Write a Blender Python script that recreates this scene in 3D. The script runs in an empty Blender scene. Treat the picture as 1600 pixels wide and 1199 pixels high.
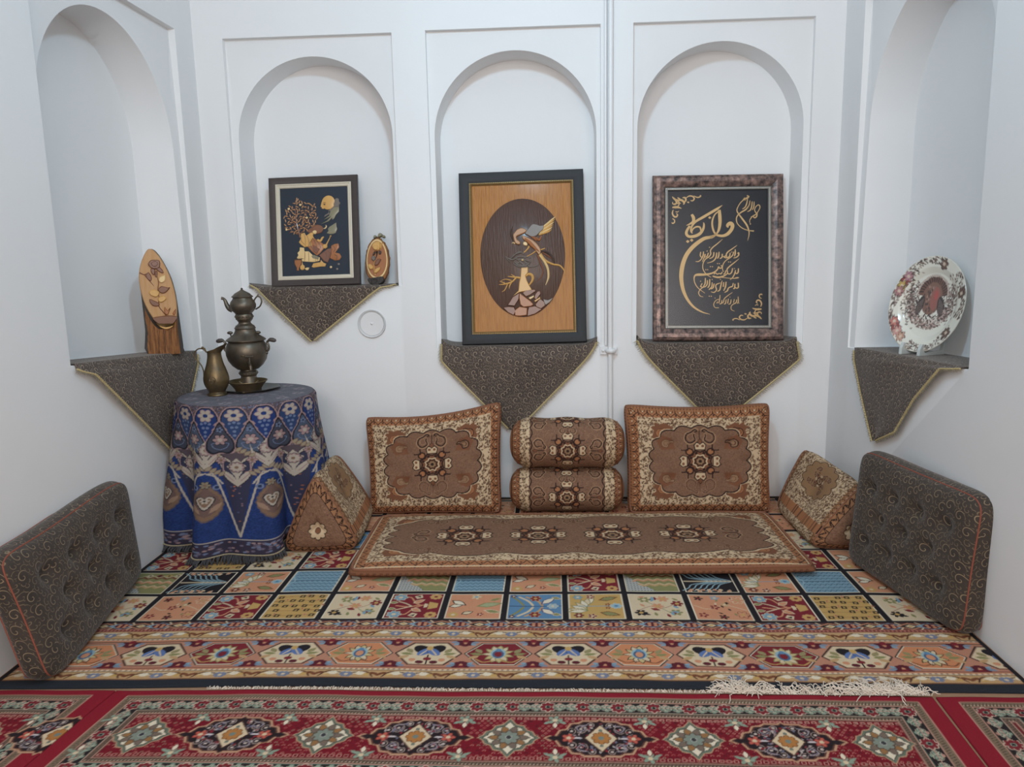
import bpy, bmesh, math, random
import numpy as np
from mathutils import Vector, Matrix

random.seed(7)
rng = np.random.default_rng(7)
PI = math.pi
scene = bpy.context.scene
LINK = scene.collection.objects.link


def S(r, g, b):
    """sRGB 0..255 -> linear"""
    f = lambda c: c / 12.92 if c <= 0.04045 else ((c + 0.055) / 1.055) ** 2.4
    return (f(r / 255.0), f(g / 255.0), f(b / 255.0))


# ------------------------------------------------------------------ camera, world, lights, exposure
cam_data = bpy.data.cameras.new('camera')
cam_data.sensor_width = 36.0
cam_data.sensor_fit = 'HORIZONTAL'
cam_data.lens = 1195.2 / 1600 * 36.0
cam_data.clip_start = 0.05
cam = bpy.data.objects.new('camera', cam_data)
LINK(cam)
CR = Vector((0.99847, 0.05137, -0.02039))
CU = Vector((0.01163, 0.16538, 0.98616))
CF = Vector((-0.05404, 0.98489, -0.16453))
cam.matrix_world = Matrix(((CR.x, CU.x, -CF.x, 0.0736), (CR.y, CU.y, -CF.y, -4.5878), (CR.z, CU.z, -CF.z, 1.5), (0, 0, 0, 1)))
scene.camera = cam

world = bpy.data.worlds.new('world')
scene.world = world
world.use_nodes = True
bgn = world.node_tree.nodes['Background']
bgn.inputs['Color'].default_value = (0.95, 0.96, 1.0, 1)
bgn.inputs['Strength'].default_value = 0.60


def area_light(name, loc, target, size, power, color, shape='DISK', size_y=None, spread=PI):
    d = bpy.data.lights.new(name, 'AREA')
    d.shape = shape
    d.size = size
    if size_y:
        d.size_y = size_y
    d.energy = power
    d.color = color
    d.spread = spread
    o = bpy.data.objects.new(name, d)
    LINK(o)
    o.location = loc
    o.rotation_euler = (Vector(target) - Vector(loc)).to_track_quat('-Z', 'Y').to_euler()
    return o


area_light('ceiling_lamp', (-0.12, -2.55, 3.28), (-0.05, 0.2, 1.5), 0.24, 32, (0.49, 0.79, 1.0))
area_light('fill_light', (0.3, -6.6, 2.75), (0, 0, 0.6), 3.0, 122, (1.0, 0.915, 0.86), 'RECTANGLE', 1.6)  # unseen warm fill added behind the camera to brighten the lower room

scene.view_settings.view_transform = 'Standard'
scene.view_settings.look = 'None'
scene.view_settings.gamma = 1.0
scene.view_settings.use_curve_mapping = False
scene.view_settings.exposure = 0.0
scene.cycles.use_denoising = True
scene.cycles.max_bounces = 8
scene.cycles.diffuse_bounces = 5


# ------------------------------------------------------------------ objects
def link_obj(name, me, mat=None, parent=None):
    o = bpy.data.objects.new(name, me)
    LINK(o)
    if mat:
        me.materials.append(mat)
    if parent:
        o.parent = parent
    return o


def tag(o, label=None, cat=None, group=None, kind=None):
    if label:
        o['label'] = label
    if cat:
        o['category'] = cat
    if group:
        o['group'] = group
    if kind:
        o['kind'] = kind
    return o


def thing(name, label, cat, loc=(0, 0, 0), rot=(0, 0, 0), group=None):
    o = bpy.data.objects.new(name, None)
    o.empty_display_size = 0.05
    LINK(o)
    o.location = loc
    o.rotation_euler = rot
    return tag(o, label, cat, group)


def shade(me, angle=None):
    me.polygons.foreach_set('use_smooth', [True] * len(me.polygons))
    if angle is not None:
        me.set_sharp_from_angle(angle=math.radians(angle))


def put_cols(me, cols):
    a = me.color_attributes.new('Col', 'FLOAT_COLOR', 'POINT')
    c = np.ones((len(me.vertices), 4), np.float32)
    c[:, :3] = np.asarray(cols, np.float32).reshape(-1, 3)
    a.data.foreach_set('color', c.ravel())


def np_mesh(name, V, F, cols=None, smooth=True):
    """V (n,3), F (m,4) quads"""
    V = np.asarray(V, np.float32).reshape(-1, 3)
    F = np.asarray(F, np.int32)
    me = bpy.data.meshes.new(name)
    me.vertices.add(len(V))
    me.vertices.foreach_set('co', V.ravel())
    k = F.shape[1]
    me.loops.add(F.size)
    me.loops.foreach_set('vertex_index', F.ravel())
    me.polygons.add(len(F))
    me.polygons.foreach_set('loop_start', np.arange(0, F.size, k, dtype=np.int32))
    me.polygons.foreach_set('use_smooth', np.full(len(F), smooth))
    me.update(calc_edges=True)
    me.validate()
    if cols is not None:
        put_cols(me, cols)
    return me


def grid_faces(nv, nu, off=0, wrap_u=False, flip=False):
    i = np.arange(nv - 1)[:, None]
    j = np.arange(nu if wrap_u else nu - 1)[None, :]
    j2 = (j + 1) % nu
    a = i * nu + j
    b = i * nu + j2
    c = (i + 1) * nu + j2
    d = (i + 1) * nu + j
    F = np.stack([a, b, c, d], -1).reshape(-1, 4) + off
    return F[:, ::-1] if flip else F


class MB:
    def __init__(s):
        s.v, s.f, s.c = [], [], []

    def add(s, v, f, col=None):
        o = len(s.v)
        s.v += [tuple(map(float, p)) for p in v]
        s.f += [tuple(int(i) + o for i in t) for t in f]
        if col is not None:
            s.c += [tuple(col)] * len(v)

    def box(s, x0, x1, y0, y1, z0, z1):
        v = [(x, y, z) for z in (z0, z1) for y in (y0, y1) for x in (x0, x1)]
        s.add(v, [(0, 2, 3, 1), (4, 5, 7, 6), (0, 1, 5, 4), (2, 6, 7, 3), (0, 4, 6, 2), (1, 3, 7, 5)])

    def tube(s, path, r, n=8, cap=True, closed=False):
        P = [Vector(p) for p in path]
        m = len(P)
        R = r if hasattr(r, '__len__') else [r] * m
        v, f = [], []
        up = None
        for i in range(m):
            if closed:
                t = P[(i + 1) % m] - P[i - 1]
            else:
                t = P[min(i + 1, m - 1)] - P[max(i - 1, 0)]
            if t.length < 1e-9:
                t = Vector((0, 0, 1))
            t.normalize()
            if up is None:
                up = Vector((0, 0, 1)) if abs(t.z) < .9 else Vector((1, 0, 0))
            a = up - t * up.dot(t)
            if a.length < 1e-6:
                a = t.orthogonal()
            a.normalize()
            up = a
            b = t.cross(a)
            for k in range(n):
                g = 2 * PI * k / n
                v.append(P[i] + (a * math.cos(g) + b * math.sin(g)) * R[i])
        for i in range(m if closed else m - 1):
            for k in range(n):
                k2 = (k + 1) % n
                i2 = (i + 1) % m
                f.append((i * n + k, i * n + k2, i2 * n + k2, i2 * n + k))
        if cap and not closed:
            f.append(tuple(range(n - 1, -1, -1)))
            f.append(tuple((m - 1) * n + k for k in range(n)))
        s.add(v, f)

    def lathe(s, prof, n=48, c=(0, 0, 0), sx=1, sy=1):
        v, f = [], []
        for r, z in prof:
            for k in range(n):
                g = 2 * PI * k / n
                v.append((c[0] + r * sx * math.cos(g), c[1] + r * sy * math.sin(g), c[2] + z))
        m = len(prof)
        for i in range(m - 1):
            for k in range(n):
                k2 = (k + 1) % n
                f.append((i * n + k, i * n + k2, (i + 1) * n + k2, (i + 1) * n + k))
        f.append(tuple(range(n - 1, -1, -1)))
        f.append(tuple((m - 1) * n + k for k in range(n)))
        s.add(v, f)

    def ball(s, c, r, n=8, m=5):
        R = r if hasattr(r, '__len__') else (r, r, r)
        v = [(c[0], c[1], c[2] - R[2])]
        for i in range(1, m):
            a = -PI / 2 + PI * i / m
            for k in range(n):
                g = 2 * PI * k / n
                v.append((c[0] + R[0] * math.cos(a) * math.cos(g), c[1] + R[1] * math.cos(a) * math.sin(g), c[2] + R[2] * math.sin(a)))
        v.append((c[0], c[1], c[2] + R[2]))
        f = [(0, 1 + (k + 1) % n, 1 + k) for k in range(n)]
        for i in range(m - 2):
            for k in range(n):
                k2 = (k + 1) % n
                f.append((1 + i * n + k, 1 + i * n + k2, 1 + (i + 1) * n + k2, 1 + (i + 1) * n + k))
        t = len(v) - 1
        o = 1 + (m - 2) * n
        f += [(o + k, o + (k + 1) % n, t) for k in range(n)]
        s.add(v, f)

    def build(s, name, mat, parent=None, smooth=45):
        me = bpy.data.meshes.new(name)
        me.from_pydata(s.v, [], s.f)
        me.update()
        if s.c:
            put_cols(me, s.c)
        if smooth is not None:
            shade(me, smooth)
        return link_obj(name, me, mat, parent)


def curve(pts, n=8, closed=False):
    """Catmull-Rom through pts (any dimension)"""
    P = np.asarray(pts, float)
    m = len(P)
    out = []
    for i in range(m if closed else m - 1):
        p0 = P[(i - 1) % m] if closed or i > 0 else 2 * P[0] - P[1]
        p1 = P[i]
        p2 = P[(i + 1) % m]
        p3 = P[(i + 2) % m] if closed or i + 2 < m else 2 * P[-1] - P[-2]
        for k in range(n):
            t = k / n
            out.append(.5 * (2 * p1 + (p2 - p0) * t + (2 * p0 - 5 * p1 + 4 * p2 - p3) * t * t + (3 * p1 - p0 - 3 * p2 + p3) * t ** 3))
    if not closed:
        out.append(P[-1])
    return np.array(out)


# ------------------------------------------------------------------ materials
class NT:
    def __init__(s, name):
        s.m = bpy.data.materials.new(name)
        s.m.use_nodes = True
        s.t = s.m.node_tree
        s.b = s.t.nodes['Principled BSDF']

    def n(s, typ, **kw):
        x = s.t.nodes.new(typ)
        for k, v in kw.items():
            setattr(x, k, v)
        return x

    def l(s, a, b):
        s.t.links.new(a, b)

    def math(s, op, a, b=None, c=None):
        x = s.n('ShaderNodeMath', operation=op)
        for i, v in enumerate((a, b, c)):
            if v is None:
                continue
            if isinstance(v, (int, float)):
                x.inputs[i].default_value = v
            else:
                s.l(v, x.inputs[i])
        return x.outputs[0]

    def mix(s, fac, a, b, blend='MIX'):
        x = s.n('ShaderNodeMix', data_type='RGBA', blend_type=blend)
        for sock, v in ((x.inputs[0], fac), (x.inputs[6], a), (x.inputs[7], b)):
            if isinstance(v, (int, float)):
                sock.default_value = v
            elif isinstance(v, tuple):
                sock.default_value = (*v[:3], 1)
            else:
                s.l(v, sock)
        return x.outputs[2]

    def noise(s, scale, detail=3, vec=None, rough=.5):
        x = s.n('ShaderNodeTexNoise')
        x.inputs['Scale'].default_value = scale
        x.inputs['Detail'].default_value = detail
        x.inputs['Roughness'].default_value = rough
        if vec is not None:
            s.l(vec, x.inputs['Vector'])
        return x.outputs['Fac']

    def ramp(s, fac, lo, hi):
        x = s.n('ShaderNodeMapRange')
        x.inputs['From Min'].default_value = lo
        x.inputs['From Max'].default_value = hi
        s.l(fac, x.inputs['Value'])
        return x.outputs[0]

    def obj(s, scale=None):
        x = s.n('ShaderNodeTexCoord').outputs['Object']
        if scale:
            m = s.n('ShaderNodeMapping')
            m.inputs['Scale'].default_value = scale
            s.l(x, m.inputs['Vector'])
            x = m.outputs[0]
        return x

    def bump(s, h, strength, dist=.01):
        x = s.n('ShaderNodeBump')
        x.inputs['Strength'].default_value = strength
        x.inputs['Distance'].default_value = dist
        s.l(h, x.inputs['Height'])
        s.l(x.outputs[0], s.b.inputs['Normal'])


def mk(name, base=None, rough=.6, metal=0.0, vary=(40, .12), bump=None, stretch=None, coat=0.0, spec=.5, second=None, gain=1.0):
    """Principled with a base colour (or the mesh's woven colours), noise variation and fine relief."""
    t = NT(name)
    vec = t.obj(stretch)
    if base is None:
        col = t.n('ShaderNodeVertexColor', layer_name='Col').outputs['Color']
    else:
        col = base
    if second is not None:
        col = t.mix(t.ramp(t.noise(vary[0], 5, vec, .6), .35, .65), col, second)
    if vary:
        f = t.noise(vary[0], 4, vec, .6)
        v = t.math('ADD', t.math('MULTIPLY', f, 2 * vary[1] * gain), (1 - vary[1]) * gain)
        g = t.n('ShaderNodeCombineColor')
        for i in range(3):
            t.l(v, g.inputs[i])
        col = t.mix(1.0, col, g.outputs[0], 'MULTIPLY')
    if isinstance(col, tuple):
        t.b.inputs['Base Color'].default_value = (*col, 1)
    else:
        t.l(col, t.b.inputs['Base Color'])
    t.b.inputs['Roughness'].default_value = rough
    t.b.inputs['Metallic'].default_value = metal
    t.b.inputs['Specular IOR Level'].default_value = spec
    t.b.inputs['Coat Weight'].default_value = coat
    t.b.inputs['Coat Roughness'].default_value = .15
    if bump:
        t.bump(t.noise(bump[0], 3, vec), bump[1], bump[2] if len(bump) > 2 else .004)
    return t.m


def paisley_mat(name, ground, line, cell=22.0, turns=2.2):
    """Dark woven cloth with fine curled scrolls: spirals inside Voronoi cells, smaller rings between."""
    t = NT(name)
    uv = t.n('ShaderNodeUVMap').outputs[0]

    def scroll(scale, turn, width):
        vo = t.n('ShaderNodeTexVoronoi', voronoi_dimensions='2D', feature='F1')
        vo.inputs['Scale'].default_value = scale
        vo.inputs['Randomness'].default_value = .92
        t.l(uv, vo.inputs['Vector'])
        sub = t.n('ShaderNodeVectorMath', operation='SUBTRACT')
        t.l(uv, sub.inputs[0])
        t.l(vo.outputs['Position'], sub.inputs[1])
        sep = t.n('ShaderNodeSeparateXYZ')
        t.l(sub.outputs[0], sep.inputs[0])
        ang = t.math('ARCTAN2', sep.outputs[1], sep.outputs[0])
        ph = t.math('ADD', t.math('MULTIPLY', vo.outputs['Distance'], turn * 2 * PI), ang)
        w = t.math('SINE', ph)
        return t.ramp(w, 1 - width, 1.0), vo.outputs['Distance']
    a, da = scroll(cell, turns, .22)
    b, db = scroll(cell * 2.3, 1.6, .3)
    inside = t.ramp(da, .42, .36)
    f = t.math('MAXIMUM', t.math('MULTIPLY', a, inside), t.math('MULTIPLY', t.math('MULTIPLY', b, .55), t.math('SUBTRACT', 1.0, inside)))
    f = t.math('MULTIPLY', f, t.math('ADD', t.math('MULTIPLY', t.noise(9, 2, uv), .8), .45))
    core = t.ramp(da, .16, .10)
    col = t.mix(t.ramp(t.noise(5, 3, uv), .35, .65), ground, tuple(c * .72 for c in ground))
    col = t.mix(t.math('MULTIPLY', core, .4), col, tuple(c * .45 for c in ground))
    col = t.mix(t.math('MINIMUM', f, 1.0), col, line)
    t.l(col, t.b.inputs['Base Color'])
    t.b.inputs['Roughness'].default_value = .78
    t.b.inputs['Sheen Weight'].default_value = .15
    t.bump(f, .25, .002)
    return t.m


M = {}
M['plaster'] = mk('plaster', S(226, 226, 226), .62, vary=(3, .015), bump=(14, .12, .01))
M['ceiling'] = mk('ceiling_paint', S(226, 228, 230), .7, vary=(3, .02))
M['floor'] = mk('floor_carpet', S(150, 118, 92), .9, vary=(60, .15))
M['rug'] = mk('rug_wool', None, .92, vary=(260, .2), gain=.88, bump=(420, .5, .004), spec=.2)
M['tapestry'] = mk('tapestry_weave', None, .85, vary=(300, .2), gain=.90, bump=(520, .4, .003), spec=.25)
M['tablecloth'] = mk('tablecloth_weave', None, .8, vary=(300, .2), gain=.66, bump=(420, .4, .003), spec=.25)
M['dark_cloth'] = paisley_mat('dark_paisley_cloth', S(78, 66, 59), S(176, 156, 132), 19, 2.6)
M['dark_cushion'] = paisley_mat('dark_scroll_cushion', S(57, 47, 39), S(138, 119, 92), 16, 3.0)
M['braid'] = mk('gold_braid', S(192, 174, 126), .6, vary=(150, .3))
M['fringe_tan'] = mk('tan_fringe', S(152, 140, 116), .8, vary=(150, .25))
M['fringe_white'] = mk('white_fringe', S(212, 202, 188), .85, vary=(60, .12))
M['fringe_blue'] = mk('blue_black_fringe', S(62, 62, 66), .8, vary=(80, .35))
M['piping_orange'] = mk('orange_piping', S(136, 72, 54), .75, vary=(200, .3))
M['piping_brown'] = mk('brown_piping', S(132, 86, 62), .75, vary=(220, .4))
M['piping_dark'] = mk('dark_piping', S(72, 60, 52), .8, vary=(200, .3))
M['bronze'] = mk('dull_bronze', S(112, 101, 86), .42, .72, vary=(22, .25), bump=(60, .25, .003), second=S(88, 82, 74))
M['brass'] = mk('aged_brass', S(122, 102, 70), .42, .7, vary=(22, .25), bump=(70, .3, .003), second=S(92, 80, 62))
M['tray'] = mk('dark_tray_metal', S(104, 102, 98), .38, .85, vary=(30, .2))
M['frame_black'] = mk('black_grained_frame', S(25, 27, 31), .6, vary=(90, .25), stretch=(1, 1, .15), bump=(120, .15, .002))
M['frame_dark'] = mk('dark_brown_frame', S(62, 52, 50), .4, vary=(60, .2))
M['cream'] = mk('cream_moulding', S(206, 196, 176), .5, vary=(40, .05))
M['gold_trim'] = mk('gold_beading', S(150, 126, 84), .4, .6, vary=(300, .4))
M['silver_trim'] = mk('silver_beading', S(150, 148, 142), .35, .7, vary=(300, .35))
M['bronze_frame'] = mk('mottled_bronze_frame', S(66, 60, 60), .38, .35, vary=(34, .5), second=S(150, 122, 112), bump=(60, .3, .003))
M['navy'] = mk('navy_velvet', S(34, 42, 54), .7, vary=(20, .08))
M['black_board'] = mk('black_board', S(26, 29, 38), .3, vary=(10, .05))
M['oak'] = mk('varnished_oak', S(178, 118, 46), .42, vary=(16, .18), stretch=(6, 6, .6), coat=.10, spec=.3, bump=(16, .8, .006), second=S(154, 98, 36))
M['walnut'] = mk('varnished_walnut', S(80, 54, 42), .42, vary=(18, .15), stretch=(6, 6, .6), coat=.15, spec=.35, bump=(20, .8, .006))
for nm, c in dict(wood_gold=(206, 158, 88), wood_orange=(160, 100, 56), wood_brown=(122, 78, 54), wood_dark=(70, 52, 44), wood_pale=(222, 190, 134),
                  wood_grey=(112, 102, 94), wood_tan=(172, 124, 80), wood_olive=(132, 126, 100), wood_rose=(122, 78, 58)).items():
    M[nm] = mk(nm, S(*c), .42, vary=(30, .14), stretch=(1, 1, .3), coat=.25)
M['gold_leaf'] = mk('gold_lettering', S(208, 172, 118), .5, .15, vary=(60, .1))
M['log'] = mk('split_log', S(194, 152, 106), .55, vary=(10, .12), stretch=(6, 6, .5), second=S(182, 134, 84))
M['bark'] = mk('bark', S(176, 118, 66), .7, vary=(14, .4), stretch=(7, 7, .4), bump=(26, .8, .012), second=S(92, 58, 38))
M['bark_dark'] = mk('charred_bark', S(62, 56, 52), .75, vary=(16, .3), stretch=(4, 4, 1), bump=(24, .8, .01))
M['porcelain'] = mk('printed_porcelain', None, .14, vary=None, spec=.6, coat=.4)
M['white_paint'] = mk('white_painted_metal', S(224, 224, 224), .4, vary=(8, .02))
M['plastic'] = mk('clear_white_plastic', S(196, 202, 200), .25, vary=(8, .03))

glass = NT('picture_glass')
glass.b.inputs['Base Color'].default_value = (1, 1, 1, 1)
glass.b.inputs['Roughness'].default_value = .02
glass.b.inputs['IOR'].default_value = 1.45
glass.b.inputs['Transmission Weight'].default_value = 1.0
M['glass'] = glass.m
t_ = NT('picture_glass_sheet')
tr_ = t_.n('ShaderNodeBsdfTransparent')
gl_ = t_.n('ShaderNodeBsdfGlossy')
gl_.inputs['Roughness'].default_value = .03
fr_ = t_.n('ShaderNodeFresnel')
fr_.inputs['IOR'].default_value = 1.16
mx_ = t_.n('ShaderNodeMixShader')
t_.l(fr_.outputs[0], mx_.inputs[0])
t_.l(tr_.outputs[0], mx_.inputs[1])
t_.l(gl_.outputs[0], mx_.inputs[2])
t_.l(mx_.outputs[0], t_.n('ShaderNodeOutputMaterial').inputs[0])
for n_ in list(t_.t.nodes):
    if n_.type == 'BSDF_PRINCIPLED' or (n_.type == 'OUTPUT_MATERIAL' and not n_.inputs[0].is_linked):
        t_.t.nodes.remove(n_)
for n_ in list(t_.t.nodes):
    if n_.type == 'OUTPUT_MATERIAL' and n_.inputs[0].links[0].from_node != mx_:
        t_.t.nodes.remove(n_)
M['glass'] = t_.m


# ------------------------------------------------------------------ woven patterns: colours are computed per vertex
class Canvas:
    """a metric drawing surface whose colours become the vertex colours of a woven mesh"""

    def __init__(s, x0, x1, y0, y1, d, base, dy=None):
        s.x0, s.y0, s.dx, s.dy = x0, y0, d, dy or d
        s.w = int(round((x1 - x0) / s.dx)) + 1
        s.h = int(round((y1 - y0) / s.dy)) + 1
        s.a = np.empty((s.h, s.w, 3), np.float32)
        s.a[:] = base

    def win(s, x0, x1, y0, y1):
        i0 = max(0, int(math.floor((x0 - s.x0) / s.dx)))
        i1 = min(s.w, int(math.ceil((x1 - s.x0) / s.dx)) + 1)
        j0 = max(0, int(math.floor((y0 - s.y0) / s.dy)))
        j1 = min(s.h, int(math.ceil((y1 - s.y0) / s.dy)) + 1)
        if i0 >= i1 or j0 >= j1:
            return None
        X = s.x0 + np.arange(i0, i1, dtype=np.float32)[None, :] * s.dx
        Y = s.y0 + np.arange(j0, j1, dtype=np.float32)[:, None] * s.dy
        return X, Y, s.a[j0:j1, i0:i1]

    def rect(s, x0, x1, y0, y1, c):
        w = s.win(x0, x1, y0, y1)
        if w:
            X, Y, A = w
            A[((X >= x0) & (X < x1)) & ((Y >= y0) & (Y < y1))] = c

    def ell(s, cx, cy, rx, ry, c, rot=0.0):
        R = max(rx, ry)
        w = s.win(cx - R, cx + R, cy - R, cy + R)
        if w:
            X, Y, A = w
            x, y = X - cx, Y - cy
            ca, sa = math.cos(rot), math.sin(rot)
            A[((x * ca + y * sa) / rx) ** 2 + ((y * ca - x * sa) / ry) ** 2 <= 1] = c

    def poly(s, pts, c):
        P = np.asarray(pts, float)
        w = s.win(P[:, 0].min(), P[:, 0].max(), P[:, 1].min(), P[:, 1].max())
        if w:
            X, Y, A = w
            m = np.zeros((Y.shape[0], X.shape[1]), bool)
            for i in range(len(P)):
                ax, ay = P[i]
                bx, by = P[i - 1]
                if ay == by:
                    continue
                m ^= ((ay > Y) != (by > Y)) & (X < (bx - ax) * (Y - ay) / (by - ay) + ax)
            A[m] = c

    def line(s, pts, wd, c, closed=False):
        P = np.asarray(pts, float)
        n = len(P)
        h = max(wd * .5, .55 * min(s.dx, s.dy))
        for i in range(n if closed else n - 1):
            ax, ay = P[i][:2]
            bx, by = P[(i + 1) % n][:2]
            w = s.win(min(ax, bx) - h, max(ax, bx) + h, min(ay, by) - h, max(ay, by) + h)
            if not w:
                continue
            X, Y, A = w
            ux, uy = bx - ax, by - ay
            L = ux * ux + uy * uy + 1e-12
            t = np.clip(((X - ax) * ux + (Y - ay) * uy) / L, 0, 1)
            A[(X - ax - t * ux) ** 2 + (Y - ay - t * uy) ** 2 <= h * h] = c

    def soft(s):
        if not hasattr(s, '_b'):
            a = s.a
            p = np.pad(a, ((0, 1), (0, 1), (0, 0)), mode='edge')
            s._b = .25 * (p[:-1, :-1] + p[1:, :-1] + p[:-1, 1:] + p[1:, 1:])
        return s._b

    def sample(s, X, Y):
        b = s.soft()
        i = np.clip(np.floor((np.asarray(X) - s.x0) / s.dx).astype(int), 0, s.w - 1)
        j = np.clip(np.floor((np.asarray(Y) - s.y0) / s.dy).astype(int), 0, s.h - 1)
        return b[j, i]


class Pen:
    """draws on a canvas in a local frame (origin, scale, rotation, mirror)"""

    def __init__(s, C, ox, oy, sx, sy=None, rot=0.0, mir=1):
        s.C, s.o, s.sx, s.sy, s.rot, s.mir = C, (ox, oy), sx, sy or sx, rot, mir
        s.ca, s.sa = math.cos(rot), math.sin(rot)

    def p(s, x, y):
        x, y = x * s.mir * s.sx, y * s.sy
        return (s.o[0] + x * s.ca - y * s.sa, s.o[1] + x * s.sa + y * s.ca)

    def poly(s, pts, c):
        s.C.poly([s.p(*q) for q in pts], c)

    def line(s, pts, w, c, closed=False):
        s.C.line([s.p(q[0], q[1]) for q in pts], w * (s.sx + s.sy) * .5, c, closed)

    def ell(s, cx, cy, rx, ry, c, rot=0.0):
        n = 14
        ca, sa = math.cos(rot), math.sin(rot)
        s.poly([(cx + rx * math.cos(g) * ca - ry * math.sin(g) * sa, cy + rx * math.cos(g) * sa + ry * math.sin(g) * ca)
                for g in (2 * PI * k / n for k in range(n))], c)

    def flower(s, cx, cy, r, c, c2, n=6, out=None, ph=0.0):
        if out is not None:
            for k in range(n):
                g = 2 * PI * k / n + ph
                s.ell(cx + .62 * r * math.cos(g), cy + .62 * r * math.sin(g), r * .5, r * .38, out, g)
        for k in range(n):
            g = 2 * PI * k / n + ph
            s.ell(cx + .62 * r * math.cos(g), cy + .62 * r * math.sin(g), r * .4, r * .28, c, g)
        s.ell(cx, cy, r * .34, r * .34, c2)

    def leaf(s, cx, cy, L, w, rot, c, out=None):
        ca, sa = math.cos(rot), math.sin(rot)

        def shape(k):
            q = [(-L * k, 0), (-L * .3 * k, w * k), (L * .35 * k, w * .8 * k), (L * 1.0 * k, 0), (L * .35 * k, -w * .8 * k), (-L * .3 * k, -w * k)]
            return [(cx + x * ca - y * sa, cy + x * sa + y * ca) for x, y in q]
        if out is not None:
            s.poly(shape(1.3), out)
        s.poly(shape(1), c)


BLK, NAVY = S(36, 32, 36), S(40, 45, 52)
CRM, PCH, RED, GLD = S(214, 194, 162), S(206, 146, 112), S(124, 40, 48), S(196, 160, 98)
BLU, LBL, GRN, TAN = S(96, 136, 170), S(128, 160, 176), S(140, 138, 92), S(192, 156, 112)
BRN, WHT, DKR, SKY = S(120, 72, 48), S(226, 214, 190), S(92, 34, 44), S(150, 180, 190)
ORG, LGR = S(204, 136, 96), S(164, 168, 130)


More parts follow.
